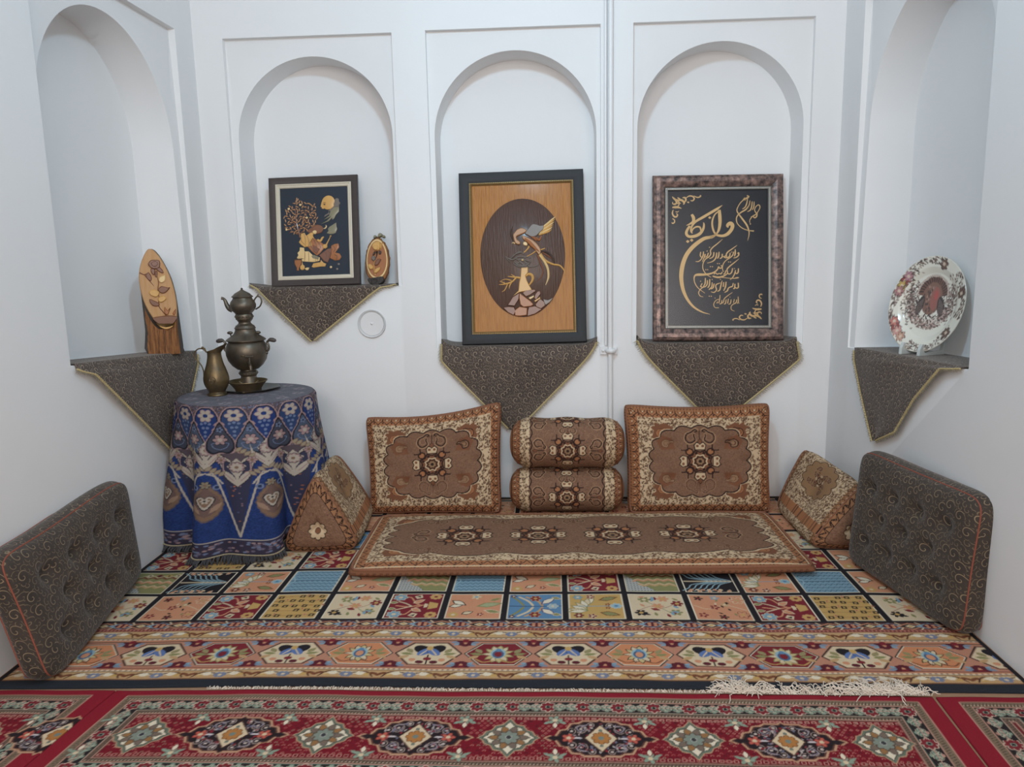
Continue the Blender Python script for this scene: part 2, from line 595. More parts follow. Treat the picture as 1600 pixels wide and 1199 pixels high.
def tile_motif(C, kind, x, y, s):
    """one compartment of the garden rug, lower-left corner x, y, side s"""
    T = Pen(C, x, y, s)
    base = dict(red=RED, gold=GLD, white=CRM, peach=PCH, small=PCH, leaf=PCH, scale=LBL, zig=GRN, black=BLK, blue=BLU, fan=GLD)[kind]
    T.poly([(.035, .035), (.965, .035), (.965, .965), (.035, .965)], WHT)
    T.poly([(.055, .055), (.945, .055), (.945, .945), (.055, .945)], base)
    r = random.Random(hash((kind, 3)) if False else len(kind) * 17 + ord(kind[0]))
    if kind == 'red':
        T.line(curve([(.82, .5), (.6, .52), (.4, .46), (.18, .5)], 4), .035, PCH)
        for sy in (-1, 1):
            T.line(curve([(.62, .5), (.5, .5 + .1 * sy), (.4, .5 + .3 * sy), (.3, .5 + .34 * sy)], 4), .03, PCH)
            T.line(curve([(.45, .48), (.34, .5 + .08 * sy), (.2, .5 + .16 * sy)], 4), .028, CRM)
            T.flower(.2, .5 + .32 * sy, .12, LBL, CRM, 7, CRM)
            T.poly([(.44, .5 + .36 * sy), (.56, .5 + .42 * sy), (.6, .5 + .30 * sy), (.5, .5 + .26 * sy)], CRM)
            T.poly([(.47, .5 + .35 * sy), (.54, .5 + .38 * sy), (.56, .5 + .31 * sy)], BLK)
            T.leaf(.55, .5 + .16 * sy, .09, .05, .6 * sy, PCH, CRM)
            T.flower(.82, .5 + .34 * sy, .1, GLD, RED, 8, PCH)
            T.leaf(.12, .5 + .12 * sy, .06, .04, 0, GRN, CRM)
        T.poly([(.66, .42), (.72, .44), (.72, .56), (.66, .58)], CRM)
        T.poly([(.74, .36), (.9, .42), (.9, .58), (.74, .64)], GLD)
    elif kind == 'gold':
        for k in range(5):
            yy = .14 + .18 * k
            T.line([(.06, yy), (.94, yy + .03)], .012, S(150, 90, 60))
            for j in range(5):
                xx = .13 + .18 * j + (.06 if k % 2 else 0) + r.uniform(-.025, .025)
                yy = .14 + .18 * k + r.uniform(-.03, .03)
                if r.random() < .12:
                    continue
                T.poly([(xx - .05, yy - .04), (xx + .04, yy - .045), (xx + .05, yy + .045), (xx - .04, yy + .05)], BLK)
                T.ell(xx, yy, .022, .022, GLD)
                if (j + k) % 3 == 0:
                    T.flower(xx + .09, yy + .06, .035, PCH, RED, 5)
    elif kind == 'white':
        T.line(curve([(.12, .3), (.4, .5), (.62, .45), (.9, .7)], 5), .018, S(170, 130, 110))
        T.line(curve([(.2, .8), (.45, .55), (.7, .25)], 5), .018, S(150, 150, 120))
        for px, py, a, c in ((.2, .25, .5, BLK), (.78, .28, .2, GRN), (.3, .75, 0, GRN), (.62, .78, .3, PCH), (.5, .5, .7, PCH), (.84, .6, 0, RED)):
            T.flower(px, py, .11, c, GLD if c != GRN else CRM, 6)
        for k in range(16):
            T.leaf(r.uniform(.15, .88), r.uniform(.15, .88), .07, .03, r.uniform(0, 3), r.choice((PCH, GRN, RED, LBL, BLK, TAN)))
    elif kind == 'small':
        T.line(curve([(.08, .55), (.3, .42), (.6, .58), (.92, .4)], 5), .015, CRM)
        for px, py in ((.18, .2), (.2, .82), (.42, .5), (.5, .15), (.6, .6), (.48, .85), (.85, .2), (.8, .8)):
            c, c2 = r.choice(((RED, PCH), (BLK, RED), (LBL, CRM), (RED, GLD), (TAN, CRM)))
            T.flower(px, py, .085, c, c2, 5, None)
        T.flower(.84, .76, .12, PCH, TAN, 6, CRM)
        T.flower(.82, .24, .11, PCH, GLD, 6, BRN)
        for k in range(8):
            T.leaf(r.uniform(.15, .85), r.uniform(.15, .85), .05, .02, r.uniform(0, 3), r.choice((GRN, BLK, CRM)))
    elif kind in ('leaf', 'fan'):
        for k in range(7):
            g = 2.2 + (k - 3) * .36
            T.leaf(.34 + .15 * math.cos(g), .5 + .22 * math.sin(g + .9), .14, .05, g, CRM if k % 2 else WHT, GRN)
        T.line([(.15, .5), (.92, .5)], .02, LBL)
        for sy in (-1, 1):
            T.flower(.2, .5 + .34 * sy, .085, LBL if sy > 0 else RED, CRM, 6, GRN)
            T.flower(.42, .5 + .36 * sy, .08, RED, CRM, 5, CRM)
            T.leaf(.72, .5 + .28 * sy, .14, .06, .3 * sy, GRN, BRN)
            T.flower(.7, .5 + .06 * sy, .05, RED, GLD, 5)
        T.flower(.84, .5, .1, SKY, BLU, 7, CRM)
    elif kind == 'scale':
        for k in range(7):
            for j in range(9):
                T.line(curve([(.1 + .095 * j, .1 + .125 * k), (.14 + .095 * j, .15 + .125 * k), (.19 + .095 * j, .1 + .125 * k)], 3), .016, S(74, 96, 116))
        T.line([(.06, .52), (.94, .52)], .02, S(70, 90, 112))
        T.line(curve([(.06, .3), (.14, .5), (.06, .7)], 4), .02, SKY)
    elif kind == 'peach':
        T.line(curve([(.1, .2), (.4, .45), (.6, .5), (.9, .85)], 5), .016, TAN)
        T.leaf(.22, .62, .13, .06, -.6, WHT, BLK)
        T.leaf(.18, .5, .10, .05, .3, WHT, BLK)
        T.leaf(.4, .25, .09, .05, .5, CRM, BLK)
        T.flower(.5, .85, .09, CRM, LBL, 5, TAN)
        T.leaf(.75, .55, .18, .07, .25, LGR, GRN)
        T.leaf(.82, .3, .13, .05, -.3, GRN, CRM)
        T.leaf(.84, .75, .1, .04, .5, GRN, TAN)
        T.flower(.17, .17, .1, GLD, CRM, 7)
        T.flower(.62, .2, .06, RED, CRM, 5)
    elif kind == 'zig':
        T.poly([(.06, .06), (.55, .06), (.06, .75)], S(176, 176, 170))
        for k in range(9):
            for j in range(9 - k):
                T.ell(.09 + .055 * j, .09 + .075 * k, .014, .016, S(92, 96, 98))
        for k in range(3):
            zz = [(.2 + .09 * j, .28 + .2 * k + (.07 if j % 2 else 0)) for j in range(9)]
            zz = [(a, b) for a, b in zz if a < .95 and a + .7 * b > .5]
            if len(zz) > 1:
                T.line(zz, .05, (TAN, PCH, BRN)[k])
                T.line([(a, b + .045) for a, b in zz], .018, CRM)
        for j in range(4):
            T.poly([(.3 + .18 * j, .82), (.37 + .18 * j, .88), (.44 + .18 * j, .82), (.37 + .18 * j, .76)], (CRM, RED, GLD, CRM)[j])
            T.ell(.37 + .18 * j, .82, .025, .025, BLK)
    elif kind == 'black':
        for sy in (-1, 1):
            for k in range(6):
                T.line(curve([(.9 - .08 * k, .5 + .03 * sy), (.7 - .1 * k, .5 + .14 * sy), (.62 - .1 * k, .5 + .28 * sy), (.5 - .1 * k, .5 + .4 * sy)], 4), .022, SKY)
                T.leaf(.56 - .1 * k + .1, .5 + .36 * sy, .05, .03, .7 * sy, (CRM, PCH)[k % 2])
            for k in range(5):
                T.leaf(.12 + .17 * k, .5 + .41 * sy, .05, .03, 1.2, PCH, CRM)
        T.line([(.08, .5), (.92, .5)], .035, CRM)
    elif kind == 'blue':
        T.line([(.06, .5), (.94, .5)], .018, S(50, 60, 90))
        for sy in (-1, 1):
            for k in range(3):
                T.line(curve([(.3 + .16 * k, .5 + .04 * sy), (.22 + .16 * k, .5 + .2 * sy), (.1 + .12 * k, .5 + .36 * sy)], 4), .045, (GRN, CRM, TAN)[k])
            T.flower(.5, .5 + .3 * sy, .1, RED, GLD, 6, TAN)
            T.leaf(.72, .5 + .2 * sy, .14, .06, .8 * sy, WHT, S(90, 80, 120))
            T.leaf(.86, .5 + .3 * sy, .07, .04, -.4, GRN, CRM)
            T.flower(.12, .5 + .38 * sy, .06, DKR, CRM, 5)
        T.flower(.8, .5, .09, SKY, CRM, 6, CRM)


def rosette8(T, cx, cy, r, cols):
    for q, c in zip((1.0, .86, .62, .5, .3, .14), cols):
        T.poly([(cx + r * q * (1 if k % 2 else .78) * math.cos(PI * k / 8), cy + r * q * (1 if k % 2 else .78) * math.sin(PI * k / 8)) for k in range(16)], c)


def boteh(T, cx, cy, s, rot, mir, fill, out, inner=None):
    q = curve([(0, -.9), (.62, -.55), (.62, .15), (.1, .55), (-.25, .95), (-.62, .85), (-.35, .6), (-.35, .1), (-.6, -.4)], 4, True)
    ca, sa = math.cos(rot), math.sin(rot)
    P = [(cx + s * (x * mir * ca - y * sa), cy + s * (x * mir * sa + y * ca)) for x, y in q]
    if fill is not None:
        T.poly(P, fill)
    T.line(P, .16 * s, out, True)
    if inner is not None:
        T.line([(cx + .55 * (a - cx), cy + .55 * (b - cy)) for a, b in P], .10 * s, inner, True)
# ------------------------------------------------------------------ room shell
XL, XR, YF, ZC = -1.985, 1.712, -6.8, 3.75


def arch_wall(name, a0, a1, panels, emit, top=ZC, depth=.26, bevel=.009):
    """plaster wall in (a, z) with recessed panels, each holding a round-headed niche; emit(a, d, z) -> world point, d is depth into the wall"""
    bm = bmesh.new()
    cache = {}

    def v(a, d, z):
        k = (round(a, 5), round(d, 5), round(z, 5))
        if k not in cache:
            cache[k] = bm.verts.new(emit(*k))
        return cache[k]

    def q(*p):
        try:
            bm.faces.new([v(*x) for x in p])
        except ValueError:
            pass
    xs = a0
    for (pl, pr, zt, nl, nr, zb0, zb1, apex) in panels:
        rc = lambda z: .010 + .028 * (z - zb1) / (zt - zb1)
        q((xs, 0, 0), (pl, 0, 0), (pl, 0, zb0), (pl, 0, zt), (pl, 0, top), (xs, 0, top)) if xs == a0 else \
            q((xs, 0, 0), (pl, 0, 0), (pl, 0, zb0), (pl, 0, zt), (pl, 0, top), (xs, 0, top), (xs, 0, pz[0]), (xs, 0, pz[1]))
        # below and above the panel
        zn0 = zb0 + (zb1 - zb0) * (nl - pl) / (pr - pl)
        zn1 = zb0 + (zb1 - zb0) * (nr - pl) / (pr - pl)
        q((pl, 0, 0), (pr, 0, 0), (pr, 0, zb1), (nr, 0, zn1), (nl, 0, zn0), (pl, 0, zb0))
        q((pl, 0, zt), (pr, 0, zt), (pr, 0, top), (pl, 0, top))
        # panel returns
        q((pl, 0, zb0), (pl, rc(zb0), zb0), (pl, rc(zt), zt), (pl, 0, zt))
        q((pr, 0, zb1), (pr, 0, zt), (pr, rc(zt), zt), (pr, rc(zb1), zb1))
        q((pl, 0, zb0), (nl, 0, zn0), (nl, rc(zn0), zn0), (pl, rc(zb0), zb0))
        q((nr, 0, zn1), (pr, 0, zb1), (pr, rc(zb1), zb1), (nr, rc(zn1), zn1))
        # arch
        c, r = (nl + nr) / 2, (nr - nl) / 2
        zs = apex - r
        n = 40
        A = [(c - r * math.cos(PI * k / n), zs + r * math.sin(PI * k / n)) for k in range(n + 1)]
        A[0], A[-1] = (nl, zs), (nr, zs)
        tx = [pl + (pr - pl) * (a - nl) / (nr - nl) for a, z in A]
        q(*([(pr, 0, zt), (pl, 0, zt)] + [(a, rc(zt), zt) for a in tx]))
        q((pl, rc(zb0), zb0), (nl, rc(zn0), zn0), (nl, rc(zs), zs), (pl, rc(zt), zt))
        q((nr, rc(zn1), zn1), (pr, rc(zb1), zb1), (pr, rc(zt), zt), (nr, rc(zs), zs))
        for k in range(n):
            q((A[k][0], rc(A[k][1]), A[k][1]), (A[k + 1][0], rc(A[k + 1][1]), A[k + 1][1]), (tx[k + 1], rc(zt), zt), (tx[k], rc(zt), zt))
        # reveal, back, shelf
        D = depth
        q((nl, rc(zn0), zn0), (nl, D, zn0), (nl, D, zs), (nl, rc(zs), zs))
        q((nr, rc(zn1), zn1), (nr, rc(zs), zs), (nr, D, zs), (nr, D, zn1))
        for k in range(n):
            q((A[k][0], rc(A[k][1]), A[k][1]), (A[k][0], D, A[k][1]), (A[k + 1][0], D, A[k + 1][1]), (A[k + 1][0], rc(A[k + 1][1]), A[k + 1][1]))
        q(*([(nl, D, zn0), (nr, D, zn1)] + [(a, D, z) for a, z in A[::-1]]))
        q((nl, 0, zn0), (nr, 0, zn1), (nr, rc(zn1), zn1), (nr, D, zn1), (nl, D, zn0), (nl, rc(zn0), zn0))
        xs = pr
        pz = (zt, zb1)
    q((xs, 0, 0), (a1, 0, 0), (a1, 0, top), (xs, 0, top), (xs, 0, pz[0]), (xs, 0, pz[1]))
    bmesh.ops.recalc_face_normals(bm, faces=bm.faces)
    bmesh.ops.remove_doubles(bm, verts=bm.verts, dist=1e-4)
    ed = [e for e in bm.edges if len(e.link_faces) == 2 and e.calc_face_angle(0) > math.radians(50)]
    bmesh.ops.bevel(bm, geom=ed, offset=bevel, segments=2, profile=.5, affect='EDGES', clamp_overlap=True)
    me = bpy.data.meshes.new(name)
    bm.to_mesh(me)
    bm.free()
    shade(me, 40)
    o = link_obj(name, me, M['plaster'])
    tag(o, kind='structure')
    return o


SH1, SH2, SH3 = 1.336, .957, .957
arch_wall('wall_back', XL, XR, [
    (-1.812, -.826, 2.77, -1.768, -.850, SH1, SH1, 2.665),
    (-.632, .362, 2.775, -.602, .338, SH2, SH2, 2.66),
    (.545, 1.548, 2.775, .573, 1.512, SH3, SH3, 2.67)],
    lambda a, d, z: (a, d, z))
arch_wall('wall_left', YF, 0.0, [(-1.452, -.215, 2.77, -1.435, -.298, 1.075, .985, 2.675)],
          lambda a, d, z: (XL - d, a, z))
arch_wall('wall_right', YF, 0.0, [(-1.508, -.262, 2.78, -1.49, -.332, 1.02, .96, 2.70)],
          lambda a, d, z: (XR + d, a, z))
b = MB()
b.box(XL, XR, YF, 0, -.06, 0)
tag(b.build('floor', M['floor'], smooth=None), kind='structure')
b = MB()
b.box(XL - .3, XR + .3, YF, .3, ZC, ZC + .08)
tag(b.build('ceiling', M['ceiling'], smooth=None), kind='structure')
b = MB()
b.box(XL + .01, XR - .01, -.012, -.001, .0, .014)
tag(b.build('baseboard_back', mk('dark_skirting', S(58, 48, 42), .6), smooth=None), kind='structure')

# pipe on the back wall with its bracket, round flue cover
pipe = thing('wall_pipe', 'white painted vertical pipe clipped to the back wall between two niches', 'pipe', (.418, -.022, .012))
b = MB()
b.tube([(0, 0, 0), (-.004, 0, 1.2), (0, 0, ZC - .02)], .0145, 16)
b.build('pipe', M['white_paint'], pipe)
b = MB()
b.tube([(-.028, .012, .95), (-.030, .012, 2.2), (-.028, .012, ZC - .02)], .0085, 10)
b.build('thin_pipe', M['white_paint'], pipe)
b = MB()
b.box(-.062, .040, .006, .022, .895, .940)
b.tube([(-.019, .006, .917), (-.012, -.016, .917), (0, -.0195, .917), (.012, -.016, .917), (.019, .006, .917)], [.016] * 5, 10)
b.ball((-.045, .002, .918), (.009, .006, .009))
b.ball((.030, .002, .925), (.009, .006, .009))
b.build('bracket', M['white_paint'], pipe)
fc = thing('flue_cover', 'round white flue cover on the back wall under the inlaid picture', 'cover', (-1.021, 0, 1.111))


def lathe_y(mb, prof, n=48):
    k = MB()
    k.lathe(prof, n)
    mb.add([(x, -z, y) for x, y, z in k.v], k.f)


b = MB()
lathe_y(b, [(.084, 0), (.086, .006), (.083, .012), (.076, .010), (.072, .003)])
b.build('rim', mk('flue_rim', S(205, 205, 205), .35), fc)
b = MB()
lathe_y(b, [(.073, .002), (.070, .007), (.05, .006), (.0, .005)])
b.build('plate', M['white_paint'], fc)
b = MB()
b.ball((0, -.008, .002), (.007, .006, .007))
b.build('knob', M['white_paint'], fc)

# ------------------------------------------------------------------ garden rug
RX0, RX1, RYF, RYB = XL + .015, XR - .012, -2.118, -.03
P0, TS = .114, .2616
DX, DY = .0015, .0025


def rug_warp(x):
    t = np.clip((-x - .55) / 1.4, 0, 1)
    return -.042 * t ** 1.4 - .006 * np.clip((x - .6) / 1.1, 0, 1) + .003 * np.sin(x * 5)


C = Canvas(RX0, RX1, RYF, RYB, DX, BLK, DY)
yA = -1.626
rowsets = {0: {-8: 'white', -7: 'small', -6: 'red', -5: 'gold', -4: 'white', -3: 'red', -2: 'peach', -1: 'blue', 0: 'fan', 1: 'white', 2: 'small', 3: 'red', 4: 'gold', 5: 'white', 6: 'small'},
           1: {-8: 'zig', -7: 'black', -6: 'leaf', -5: 'scale', -4: 'peach', -3: 'zig', -2: 'scale', -1: 'peach', 0: 'red', 1: 'zig', 2: 'black', 3: 'leaf', 4: 'scale', 5: 'peach', 6: 'zig'},
           2: {-8: 'red', -7: 'gold', -6: 'white', -5: 'red', -4: 'small', 4: 'red', 5: 'peach', 6: 'leaf'},
           3: {-8: 'scale', -7: 'peach', -6: 'zig', -5: 'blue', 4: 'white', 5: 'gold', 6: 'black'}}
for row in range(7):
    ks = rowsets.get(row, {})
    for k in range(-9, 7):
        kind = ks.get(k, 'small')
        x, y = P0 + k * TS, yA + row * TS
        tile_motif(C, kind, x + .004, y + .004, TS - .008)
ys = yA - .006
# narrow band of diamonds
C.rect(RX0, RX1, ys - .058, ys, S(96, 62, 58))
n_ = 0
x = RX0
while x < RX1:
    cy = ys - .029
    if n_ % 2:
        C.poly([(x - .062, cy), (x, cy + .028), (x + .062, cy), (x, cy - .028)], LBL)
        C.poly([(x - .036, cy), (x - .012, cy + .022), (x + .012, cy + .022), (x + .036, cy), (x + .012, cy - .022), (x - .012, cy - .022)], DKR)
        for a_, b_ in ((-.012, .008), (.012, .008), (-.012, -.008), (.012, -.008)):
            C.ell(x + a_, cy + b_, .008, .007, PCH)
    else:
        C.poly([(x - .058, cy), (x, cy + .027), (x + .058, cy), (x, cy - .027)], PCH)
        C.poly([(x - .046, cy), (x, cy + .021), (x + .046, cy), (x, cy - .021)], BLK)
        C.poly([(x - .022, cy), (x, cy + .014), (x + .022, cy), (x, cy - .014)], CRM)
        C.ell(x, cy, .008, .006, GLD)
    C.line([(x + .03, cy + .03), (x + .055, cy)], .006, CRM)
    C.line([(x + .03, cy - .03), (x + .055, cy)], .006, CRM)
    x += .0785
    n_ += 1
C.rect(RX0, RX1, ys - .078, ys - .058, S(188, 120, 100))
for k in range(240):
    C.leaf = None
    C.ell(RX0 + k * .0157, ys - .068, .006, .0055, DKR)


def vine_band(y0, y1, per=.233, ph=0.0):
    h = y1 - y0
    C.rect(RX0, RX1, y0, y1, TAN)
    cy = (y0 + y1) / 2
    x = RX0 + ph
    k = 0
    while x < RX1 + .1:
        C.poly([(x - .085, cy - h * .1), (x - .06, cy + h * .36), (x + .06, cy + h * .36), (x + .085, cy - h * .1), (x + .05, cy + h * .05), (x, cy - h * .1), (x - .05, cy + h * .05)], CRM)
        C.line(curve([(x - .1, cy - h * .35), (x - .07, cy + h * .3), (x, cy + h * .12), (x + .07, cy + h * .3), (x + .1, cy - h * .35)], 5), .006, S(80, 50, 44))
        for a_ in range(6):
            C.ell(x + .016 * math.cos(a_ * PI / 3), cy - h * .05 + .011 * math.sin(a_ * PI / 3), .009, .008, S(120, 128, 150))
        C.ell(x, cy - h * .05, .007, .007, CRM)
        xm = x + per / 2
        for sx_ in (-1, 1):
            C.line(curve([(xm, cy - h * .1), (xm + .02 * sx_, cy + h * .12), (xm + .05 * sx_, cy - h * .05)], 4), .014, BRN)
            C.ell(xm + .044 * sx_, cy - h * .06, .014, .010, GLD)
            C.ell(x + .05 * sx_, cy + h * .1, .016, .012, WHT)
        x += per


vine_band(ys - .138, ys - .080)
for a_, b_, c_ in ((.138, .143, BLK), (.143, .152, CRM), (.152, .158, S(170, 96, 80)), (.158, .166, PCH), (.166, .169, BLK)):
    C.rect(RX0, RX1, ys - b_, ys - a_, c_)
yo1, yo0 = ys - .169, ys - .362
C.rect(RX0, RX1, yo0, yo1, S(186, 132, 108))
cy, hh, PW = (yo0 + yo1) / 2, (yo1 - yo0) / 2, .2665
for k in range(-9, 8):
    cx = -.282 + PW * (k + .5)
    T = Pen(C, cx, cy, PW / 2, hh)
    oc = [(-1, 0), (-.52, .86), (.52, .86), (1, 0), (.52, -.86), (-.52, -.86)]
    kind = (RED, CRM, ORG, CRM)[k % 4]
    T.poly([(a_ * .985, b_) for a_, b_ in oc], BLK)
    T.poly([(a_ * .94, b_ * .94) for a_, b_ in oc], WHT if kind != CRM else S(150, 110, 90))
    T.poly([(a_ * .91, b_ * .90) for a_, b_ in oc], kind)
    for sx_ in (-1, 1):
        for kk in range(3):
            T.leaf(.56 * sx_ + .06 * kk * sx_, .22 - .24 * kk, .2, .1, (1.1 - kk * .9) * sx_, (S(150, 140, 100), GRN, TAN)[kk], None if kind == CRM else None)
    if kind == CRM:
        for sx_ in (-1, 1):
            T.ell(.2 * sx_, .32, .24, .36, BLK, -.5 * sx_)
            T.ell(.13 * sx_, .14, .16, .32, S(96, 120, 170), .5 * sx_)
            T.line([(.05 * sx_, .32), (.24 * sx_, -.1)], .05, CRM)
            T.ell(.2 * sx_, -.62, .12, .12, DKR)
            T.ell(.42 * sx_, -.46, .1, .12, PCH)
        T.ell(0, .42, .1, .16, GLD)
        T.line([(0, -.1), (0, -.75)], .05, BLK)
        T.ell(0, -.38, .12, .12, RED)
    else:
        for q in range(11):
            g = 2 * PI * q / 11 + .3
            T.leaf(.24 * math.cos(g), .42 * math.sin(g), .2, .09, math.atan2(.42 * math.sin(g), .24 * math.cos(g)), CRM if q % 2 else S(200, 180, 130), BLK if kind == ORG else GRN)
        T.ell(0, .05, .22, .38, SKY)
        T.ell(0, .0, .17, .30, S(80, 100, 130))
        T.ell(0, .0, .11, .2, RED if kind == RED else PCH)
        T.ell(0, .3, .08, .12, BLU)
        for sx_ in (-1, 1):
            T.line(curve([(.12 * sx_, -.5), (.4 * sx_, -.62), (.62 * sx_, -.4)], 4), .05, GLD if kind == RED else BRN)
    for sy in (-1, 1):
        U = Pen(C, cx + PW / 2, cy + sy * hh, PW / 2 * .74, hh * sy * .66)
        for q in range(5):
            g = PI + PI * (q + .5) / 5
            U.ell(.24 * math.cos(g), .5 * math.sin(g), .16, .18, DKR)
        for sx_ in (-1, 1):
            U.leaf(.4 * sx_, -.18, .2, .12, .4 * sx_, S(120, 140, 160))
            U.leaf(.34 * sx_, -.42, .16, .1, -.9 * sx_, LBL)
        U.ell(0, 0, .14, .22, RED)
        U.ell(0, -.28, .06, .1, PCH)
for a_, b_, c_ in ((.362, .366, DKR), (.366, .374, PCH), (.374, .384, CRM), (.384, .388, BLK)):
    C.rect(RX0, RX1, ys - b_, ys - a_, c_)
for k in range(190):
    C.rect(RX0 + k * .02, RX0 + k * .02 + .009, ys - .382, ys - .376, S(150, 120, 110))
    C.rect(RX0 + k * .02, RX0 + k * .02 + .009, ys - .150, ys - .145, S(150, 120, 110))
vine_band(ys - .438, ys - .388, ph=.11)
C.rect(RX0, RX1, RYF, ys - .438, NAVY)
C.rect(RX0, RX1, ys - .442, ys - .438, BRN)
C.rect(RX0, RX0 + .02, RYF, RYB, BLK)
C.rect(RX1 - .02, RX1, RYF, RYB, BLK)


def flat_rug(name, xs, ys_, canvas, z, warp, label, cat, skew=None, edge=NAVY, z_extra=None, group=None):
    X, Y = np.meshgrid(xs, ys_)
    col = canvas.sample(X, Y)
    Yw = Y + warp(X)
    Xw = X if skew is None else X + skew(X, Y)
    Z = z + .0012 * np.sin(X * 7 + 1.3) * np.sin(Y * 5) + .0008 * np.sin(X * 23 + Y * 9)
    if z_extra is not None:
        Z = Z + z_extra(X, Y)
    V = np.stack([Xw, Yw, Z], -1).reshape(-1, 3)
    nv, nu = X.shape
    F = [grid_faces(nv, nu)]
    # thickness: a skirt round the edge
    loop = np.concatenate([np.arange(nu), np.arange(1, nv) * nu + nu - 1, (nv - 1) * nu + np.arange(nu - 2, -1, -1), np.arange(nv - 2, 0, -1) * nu])
    V2 = V[loop].copy()
    V2[:, 2] = .001
    off = len(V)
    m = len(loop)
    i = np.arange(m)
    j = (i + 1) % m
    F.append(np.stack([loop[i], off + i, off + j, loop[j]], -1))
    me = np_mesh(name, np.concatenate([V, V2]), np.concatenate(F), np.concatenate([col.reshape(-1, 3), np.tile(edge, (m, 1))]))
    o = link_obj(name, me, M['rug'])
    return tag(o, label, cat, group)


xs_ = np.arange(RX0, RX1 + 1e-6, .003)
ysr = np.concatenate([np.arange(RYF, -.85, .005), np.arange(-.85, RYB + .001, .010)])
flat_rug('garden_rug', xs_, ysr, C, .009, rug_warp, 'large wall to wall rug of patterned square compartments with an octagon border', 'rug')
del C

# ------------------------------------------------------------------ red runner rugs
RB, GST, RBK, MNT, RFD, PNK = S(138, 28, 44), S(128, 110, 90), S(40, 34, 36), S(138, 156, 138), S(120, 22, 36), S(186, 138, 124)


